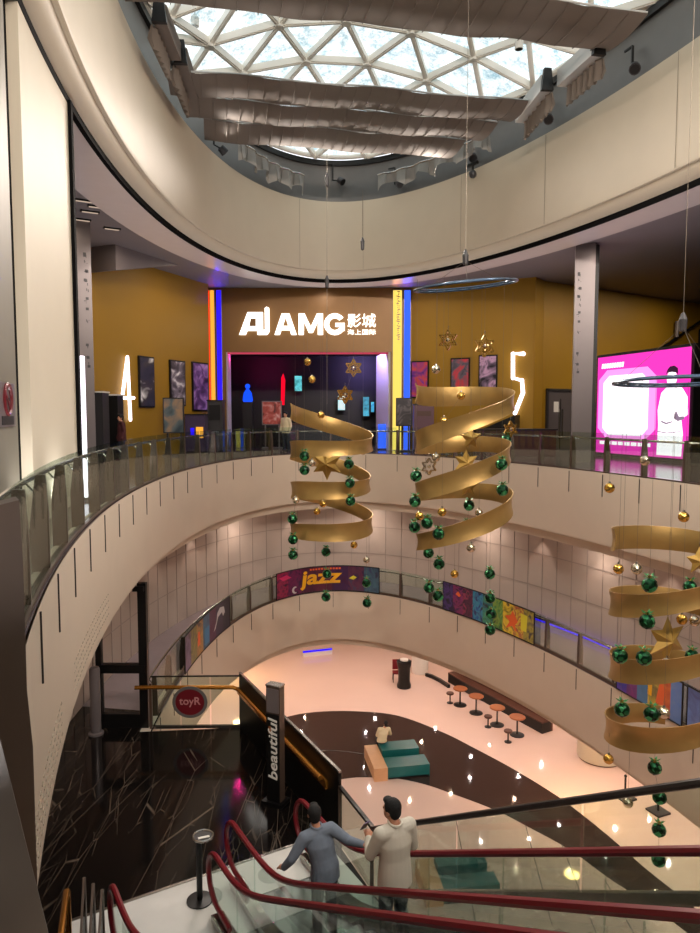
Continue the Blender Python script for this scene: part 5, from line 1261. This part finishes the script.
def hand(mb, wrist, d, side, curl=.5):
    d = Vector(d).normalized(); up = Vector((0, 0, 1)); s = d.cross(up)
    if s.length < .2: s = Vector((1, 0, 0))
    s.normalize(); dn = s.cross(d).normalized(); w = Vector(wrist)
    limb(mb, [w, w + d * .05], [.028, .036])
    for k, L in enumerate((.062, .072, .068, .054)):
        b = w + d * .075 + s * (.030 - .020 * k); k1 = b + d * L * .5 * (1 - .3 * curl) + dn * L * .35 * curl * -1; k2 = k1 + d * L * .35 * (1 - curl) - dn * L * .5 * curl
        limb(mb, [w + d * .03 + s * (.022 - .015 * k), b, k1, k2], [.014, .0115, .0105, .009])
    th = s * side; limb(mb, [w + d * .02 + th * .02, w + d * .05 + th * .05 - dn * .01, w + d * .085 + th * .052 - dn * .025], [.016, .013, .011])
def person(label, base, rz, J, shirt, trousers, vs=.012, cuff=1., hem=.80, hands=True, scale=1.):
    root = thing('person', label, 'person', base, rz); root.scale = (scale,) * 3
    g = {k: Vector(v) for k, v in J.items() if k != 'turn'}
    pel, ch, nk, hd = g['pelvis'], g['chest'], g['neck'], g['head']
    # body: one continuous skin surface
    mb = MB()
    loft(mb, [(pel + Vector((0, 0, -.06)), .12, .09), (pel + Vector((0, 0, .05)), .145, .1), (pel.lerp(ch, .5), .125, .09), (ch, .15, .105), (ch.lerp(nk, .6), .13, .085), (nk, .06, .06)])
    limb(mb, [ch.lerp(nk, .8), nk, hd - Vector((0, 0, .05))], [.065, .055, .052])
    for s in 'lr':
        limb(mb, [ch.lerp(nk, .65), g[s + '_shoulder'], g[s + '_elbow'], g[s + '_wrist']], [.07, .058, .042, .027])
        limb(mb, [pel, g[s + '_hip'], g[s + '_knee'], g[s + '_foot'] + Vector((0, 0, .06))], [.1, .085, .058, .04])
        if hands: hand(mb, g[s + '_wrist'], g[s + '_wrist'] - g[s + '_elbow'] if s + '_dir' not in g else g[s + '_dir'], 1 if s == 'l' else -1, .55)
    R = Matrix.Rotation(J.get('turn', (0,))[0], 3, 'Z')
    def h(v): return hd + R @ Vector(v)
    hb = MB(); hb.ball((0, -.008, .025), (.076, .094, .095), 20, 14); hb.ball((0, .03, -.045), (.056, .062, .068), 16, 10); hb.ball((0, .098, -.01), (.014, .02, .026), 10, 8)
    for x in (-.078, .078): hb.ball((x, -.004, -.005), (.012, .022, .032), 10, 8)
    hb.ball((0, .082, -.058), (.026, .012, .010), 10, 8)
    o = len(mb.v); mb.v += [h(v) for v in hb.v]; mb.f += [tuple(i + o for i in f) for f in hb.f]; mb.mi += hb.mi
    body = voxel(mb, 'body', M['skin'], root, vs * .85, 2)
    em = MB()
    for x in (-.032, .032): em.ball(h((x, .074, .012)), (.011, .008, .007), 10, 8)
    em.build('eye', M['hair'], body, local=True)
    # hair
    mb = MB(); hb = MB(); hb.ball((0, -.022, .045), (.088, .098, .092), 20, 14); hb.ball((0, -.055, -.005), (.076, .06, .085), 16, 10); hb.ball((0, .05, .098), (.06, .05, .03), 12, 8)
    for x in (-.07, .07): hb.ball((x, .0, .03), (.02, .035, .04), 10, 8)
    mb.v += [h(v) for v in hb.v]; mb.f += hb.f; mb.mi += hb.mi; voxel(mb, 'hair', M['hair'], root, .010, 2)
    # shirt with sleeves and collar
    mb = MB(); hz0 = hem
    loft(mb, [(Vector((pel.x, pel.y, pel.z + (hz0 - .95))), .2, .165), (pel + Vector((0, 0, .03)), .19, .15), (pel.lerp(ch, .5), .178, .136), (ch, .195, .14), (ch.lerp(nk, .55), .165, .11), (ch.lerp(nk, .85), .085, .085), (nk + Vector((0, -.005, .0)), .072, .072)])
    for s in 'lr':
        w = g[s + '_elbow'].lerp(g[s + '_wrist'], cuff * .93)
        limb(mb, [ch.lerp(nk, .6), g[s + '_shoulder'], g[s + '_elbow'], w], [.09, .082, .062, .047])
    sh = voxel(mb, 'shirt', shirt, root, vs, 3)
    mb = MB().tube([nk + Vector((.07 * math.cos(TW * k / 16), .07 * math.sin(TW * k / 16) - .002, .012 + .012 * math.sin(TW * k / 16))) for k in range(16)], .016, 6, True); mb.build('collar', shirt, sh, local=True, smooth=True)
    # trousers and shoes
    mb = MB(); loft(mb, [(pel + Vector((0, 0, -.1)), .15, .115), (pel + Vector((0, 0, .07)), .16, .118)])
    for s in 'lr': limb(mb, [pel + (g[s + '_hip'] - pel) * .6, g[s + '_hip'], g[s + '_knee'], g[s + '_foot'] + Vector((0, 0, .08))], [.115, .1, .075, .062])
    voxel(mb, 'trousers', trousers, root, vs, 2)
    for s in 'lr':
        f = g[s + '_foot']; mb = MB(); mb.ball(f + Vector((0, .06, .04)), (.045, .13, .042), 14, 8); mb.ball(f + Vector((0, -.02, .06)), (.045, .055, .058), 12, 8)
        voxel(mb, 'shoe', M['shoe'], root, .012, 1)
    return root
STAND = dict(pelvis=(0, 0, .95), chest=(0, .0, 1.27), neck=(0, 0, 1.47), head=(0, .03, 1.61), l_shoulder=(-.185, 0, 1.4), r_shoulder=(.185, 0, 1.4), l_elbow=(-.25, -.02, 1.12), r_elbow=(.25, -.02, 1.12),
             l_wrist=(-.25, .09, .89), r_wrist=(.25, .09, .89), l_hip=(-.09, 0, .9), r_hip=(.09, 0, .9), l_knee=(-.1, .03, .48), r_knee=(.1, .03, .48), l_foot=(-.11, 0, 0), r_foot=(.11, 0, 0))
def step_z(s): return hz_(s) - 1.02
# the man in white, looking at a phone held in front of him on the farther escalator
sB = -5.93; pb = P(3.98, sB, 0)
def tread(s):                                        # level of the step under s on the farther escalator
    q = -10.35 + .75; z = Z1 + .02
    while q < s: q += .4; z = max(z, hz_(q) - 1.02)
    return z
J = dict(STAND, head=(-.015, .05, 1.6), turn=(.35,), l_elbow=(-.25, .10, 1.14), l_wrist=(-.13, .33, 1.16), l_dir=(.3, .8, .5), r_elbow=(.26, .03, 1.13), r_wrist=(.13, .22, 1.05), l_foot=(-.11, -.02, 0), r_foot=(.11, -.02, 0))
pw = person('man in a white shirt with dark trousers standing on the escalator looking at a phone', Vector((pb.x, pb.y, tread(sB))), math.radians(30), J, M['white_shirt'], M['trousers'], scale=1.0)
Rz = Matrix.Rotation(math.radians(30), 3, 'Z')
ph = Vector((pb.x, pb.y, tread(sB))) + Rz @ Vector((-.115, .43, 1.25))
root = thing('phone', 'purple-backed phone held by the man in the white shirt', 'phone', ph); ax_ = (Rz @ Vector((1, .15, 0)), Rz @ Vector((-.12, .8, .6)), Rz @ Vector((0, -.6, .8)))
MB().box(ph, (.075, .01, .155), ax_).build('case', M['phone'], root); MB().box(ph + ax_[1].normalized() * -.006, (.066, .003, .14), ax_).build('screen', M['black'], root)
# the man in blue denim, leaning on the handrail and reaching back
sC = -7.8; pb = P(4.12, sC, 0)
J = dict(STAND, pelvis=(.0, .0, .95), chest=(-.05, .05, 1.25), neck=(-.08, .09, 1.46), head=(-.085, .13, 1.60), turn=(-.3,), l_shoulder=(-.26, .07, 1.37), r_shoulder=(.10, .03, 1.41), l_elbow=(-.43, .08, 1.14), l_wrist=(-.49, .19, .985), l_dir=(-.25, .9, -.25),
         r_elbow=(.28, -.13, 1.27), r_wrist=(.36, -.36, 1.32), r_dir=(.25, -.9, .1))
person('man in a blue denim shirt leaning one hand on the red escalator handrail', Vector((pb.x, pb.y, tread(sC))), math.radians(30), J, M['denim'], M['trousers'], scale=1.04)
# the person on the far bench
SIT = dict(STAND, pelvis=(0, 0, .16), chest=(.06, .04, .42), neck=(.13, .1, .6), head=(.18, .15, .72), l_shoulder=(-.08, .06, .56), r_shoulder=(.28, .1, .54), l_elbow=(-.17, .12, .3), r_elbow=(.36, .2, .3), l_wrist=(-.08, .3, .22), r_wrist=(.26, .36, .24),
           l_hip=(-.1, .02, .14), r_hip=(.1, .02, .14), l_knee=(-.12, .44, .11), r_knee=(.12, .44, .11), l_foot=(-.12, .5, -.40), r_foot=(.12, .5, -.40))
M['pale_top'] = mat('pale_top', (222, 206, 170), .7)
bpos = o31(.12, B1D * .98 - .16, .6)
person('person with black hair in a pale top sitting on the far teal bench', Vector((bpos.x, bpos.y, .60)), math.radians(5), SIT, M['pale_top'], M['trousers'], .016, hem=.9)
c = D(286, 430, 30.6); person('person in a pale top standing behind the railing before the cinema entrance', Vector((c.x, 30.6, Z2)), 2.6, STAND, M['pale_top'], M['trousers'], .02, hands=False)
M['maroon'] = mat('maroon_cloth', (74, 30, 34), .8)
c = D(121.5, 430, 22.7); person('person in dark maroon beside the black cabinet under the neon four', Vector((c.x, 22.7, Z2)), 2.2, STAND, M['maroon'], M['trousers'], .02, hands=False, scale=.93)
# ================================================================== LIGHT
def area(loc, power, size, rgb=(255, 238, 222), rot=(0, 0, 0), spread=PI, name='disk_lamp'):
    l = bpy.data.lights.new(name, 'AREA'); l.shape = 'DISK'; l.size = size; l.energy = power; l.color = lin(rgb)[:3]; l.spread = spread
    o_ = bpy.data.objects.new(name, l); COL.objects.link(o_); o_.location = loc; o_.rotation_euler = rot; return o_
def spot(loc, target, power, rgb=(255, 238, 222), ang=1.2, blend=.6, r=.06, name='spot_lamp'):
    l = bpy.data.lights.new(name, 'SPOT'); l.energy = power; l.color = lin(rgb)[:3]; l.spot_size = ang; l.spot_blend = blend; l.shadow_soft_size = r
    o_ = bpy.data.objects.new(name, l); COL.objects.link(o_); o_.location = loc
    o_.rotation_euler = (Vector(target) - Vector(loc)).to_track_quat('-Z', 'Y').to_euler(); return o_
# ground floor downlights in the ceiling under the gallery
for i in range(44):
    t = t_at(PER * i / 44)
    for j, off in enumerate((1.4, 3.2, 5.0, 6.8, 8.6)):
        if math.sin(t) < -.45 and j != 1: continue
        x, y = ell(t + .03 * (j % 2), off); area((x, y, ZC1 - .33), 19, .1, (255, 234, 226) if (i + j) % 3 else (255, 218, 180))
# gallery downlights grazing the panelled wall
for i in range(int(PER / 2.5)):
    t = t_at(i * 2.5); x, y = ell(t, 1.72); q = ell(t, 1.92)
    if t > t_left - .16 and t < PI + 1.2: continue
    spot((x, y, ZC2 - .34), (*q, Z1), 46, (255, 230, 214), 1.1, .45, .05)
    if i % 2 and not t_left - .5 < t < PI + 1.2: x, y = ell(t, 1.2); area((x, y, ZC2 - .34), 30, .16)
# ring soffit downlights over the cinema walkway
for i in range(26):
    x, y = ell(t_at(PER * (i + .5) / 26), 1.45); area((x, y, ZR - .012), 26, .16)
# dim lamps in the dark hall ceiling
for i in range(22):
    t = t_at(PER * i / 22); x, y = ell(t, 2.9)
    if y > 27.5 and x < 5: continue
    area((x, y, ZR + .1), 22, .2, (255, 232, 205))
# floodlights on the drum, thrown across the void
for p in ((10.5, 28), (13.5, 29.5), (16, 31.5), (9.5, 24), (14, 25)): area((*p, ZR + .1), 95, .2, (255, 236, 214))  # extra hall ceiling lamps, added to brighten the far right yellow wall
for i in range(14):
    t = TW * i / 14 + .1; x, y = ell(t, -.2); tx, ty = ell(t + PI, 0.)
    if any(math.hypot(x - o_.location.x, y - o_.location.y) < 1.5 for o_ in S.objects if o_.name.startswith('shade_casing')): continue
    spot((x, y, ZT + .02), (tx, ty, Z2 - .5), 640 * (math.hypot(tx - x, ty - y) / 13) ** 1.75, (255, 240, 226), 1.4, .8, .12)
for i in range(40):                                  # unseen upward spots added in the walkway floor to brighten the soffit
    x, y = ell(t_at(PER * i / 40), .55); spot((x, y, Z2 + .02), (x, y, ZR), 150, (250, 246, 246), 2.0, .9, .05)
for c, rgb, p_ in ((Vector((XP(366), YP + .75, zo + .3)), (170, 150, 255), 420), (Vector((XP(231.5), YP + .9, zo + .18)), (255, 40, 150), 70)):  # hidden point lamps added above the opening to tint the jambs
    l = bpy.data.lights.new('foyer_fill', 'POINT'); l.energy = p_; l.color = lin(rgb)[:3]; l.shadow_soft_size = .03
    o_ = bpy.data.objects.new('foyer_fill', l); COL.objects.link(o_); o_.location = c
for px, rgb, p_ in ((211, (255, 50, 20), 16), (221, (40, 20, 255), 30), (396, (255, 120, 90), 14), (406.5, (50, 40, 255), 30)):   # spill at the head of the light strips
    spot((XP(px), YP - .22, ZR - .5), (XP(px), YP - .9, ZR), p_, rgb, 2.2, .6, .01)
for x0_, x1_, yy, m_, lb_ in ((378, 386, 424, 'led_lblue', 'blue floor light at the right jamb of the cinema opening'), (227.5, 229, 405, 'led_magenta', 'magenta light strip on the left jamb of the cinema opening')):
    a, b = XP(x0_, YP + .4), XP(x1_, YP + .4); zt_ = ZP(yy, YP + .4); root = thing('jamb_light', lb_, 'light', ((a + b) / 2, YP + .4, Z2))
    MB().box(((a + b) / 2, YP + .42, (Z2 + zt_) / 2), (b - a, .1, zt_ - Z2)).build('diffuser', M[m_], root); MB().box(((a + b) / 2, YP + .42, Z2 + .03), (b - a + .06, .2, .06)).build('base', M['black'], root)
c = U(575, 752, 2.0); area((c.x, c.y, 2.3), 60, .5, (255, 206, 120))
c = U(243, 672, .4); area((c.x - .3, c.y, 2.2), 60, .4, (255, 210, 140))
# sky
w = bpy.data.worlds.new('sky'); S.world = w; w.use_nodes = True; nt = w.node_tree
bg = nt.nodes['Background']; bg.inputs['Strength'].default_value = 1.9
tc = nt.nodes.new('ShaderNodeTexCoord'); nz = nt.nodes.new('ShaderNodeTexNoise'); nz.inputs['Scale'].default_value = 2.2; nz.inputs['Detail'].default_value = 4
cr = nt.nodes.new('ShaderNodeValToRGB'); cr.color_ramp.elements[0].position = .35; cr.color_ramp.elements[0].color = lin((226, 240, 248)); cr.color_ramp.elements[1].position = .6; cr.color_ramp.elements[1].color = lin((255, 255, 255))
nt.links.new(tc.outputs['Generated'], nz.inputs['Vector']); nt.links.new(nz.outputs['Fac'], cr.inputs['Fac']); nt.links.new(cr.outputs['Color'], bg.inputs['Color'])
# ================================================================== CAMERA
cam = bpy.data.cameras.new('camera'); cam.sensor_fit = 'VERTICAL'; cam.sensor_height = 36; cam.lens = F / 933 * 36; cam.clip_start = .05; cam.clip_end = 300
co = bpy.data.objects.new('camera', cam); COL.objects.link(co); co.location = (0, 0, EYE); co.rotation_euler = (PI / 2 - PITCH, 0, 0)
S.camera = co
S.view_settings.view_transform = 'Standard'; S.view_settings.look = 'None'; S.view_settings.exposure = 0; S.view_settings.gamma = 1; S.view_settings.use_curve_mapping = False
try:
    S.cycles.max_bounces = 8; S.cycles.transparent_max_bounces = 24; S.cycles.diffuse_bounces = 4; S.cycles.glossy_bounces = 4; S.cycles.caustics_reflective = False; S.cycles.caustics_refractive = False; S.cycles.sample_clamp_indirect = 4
except Exception: pass
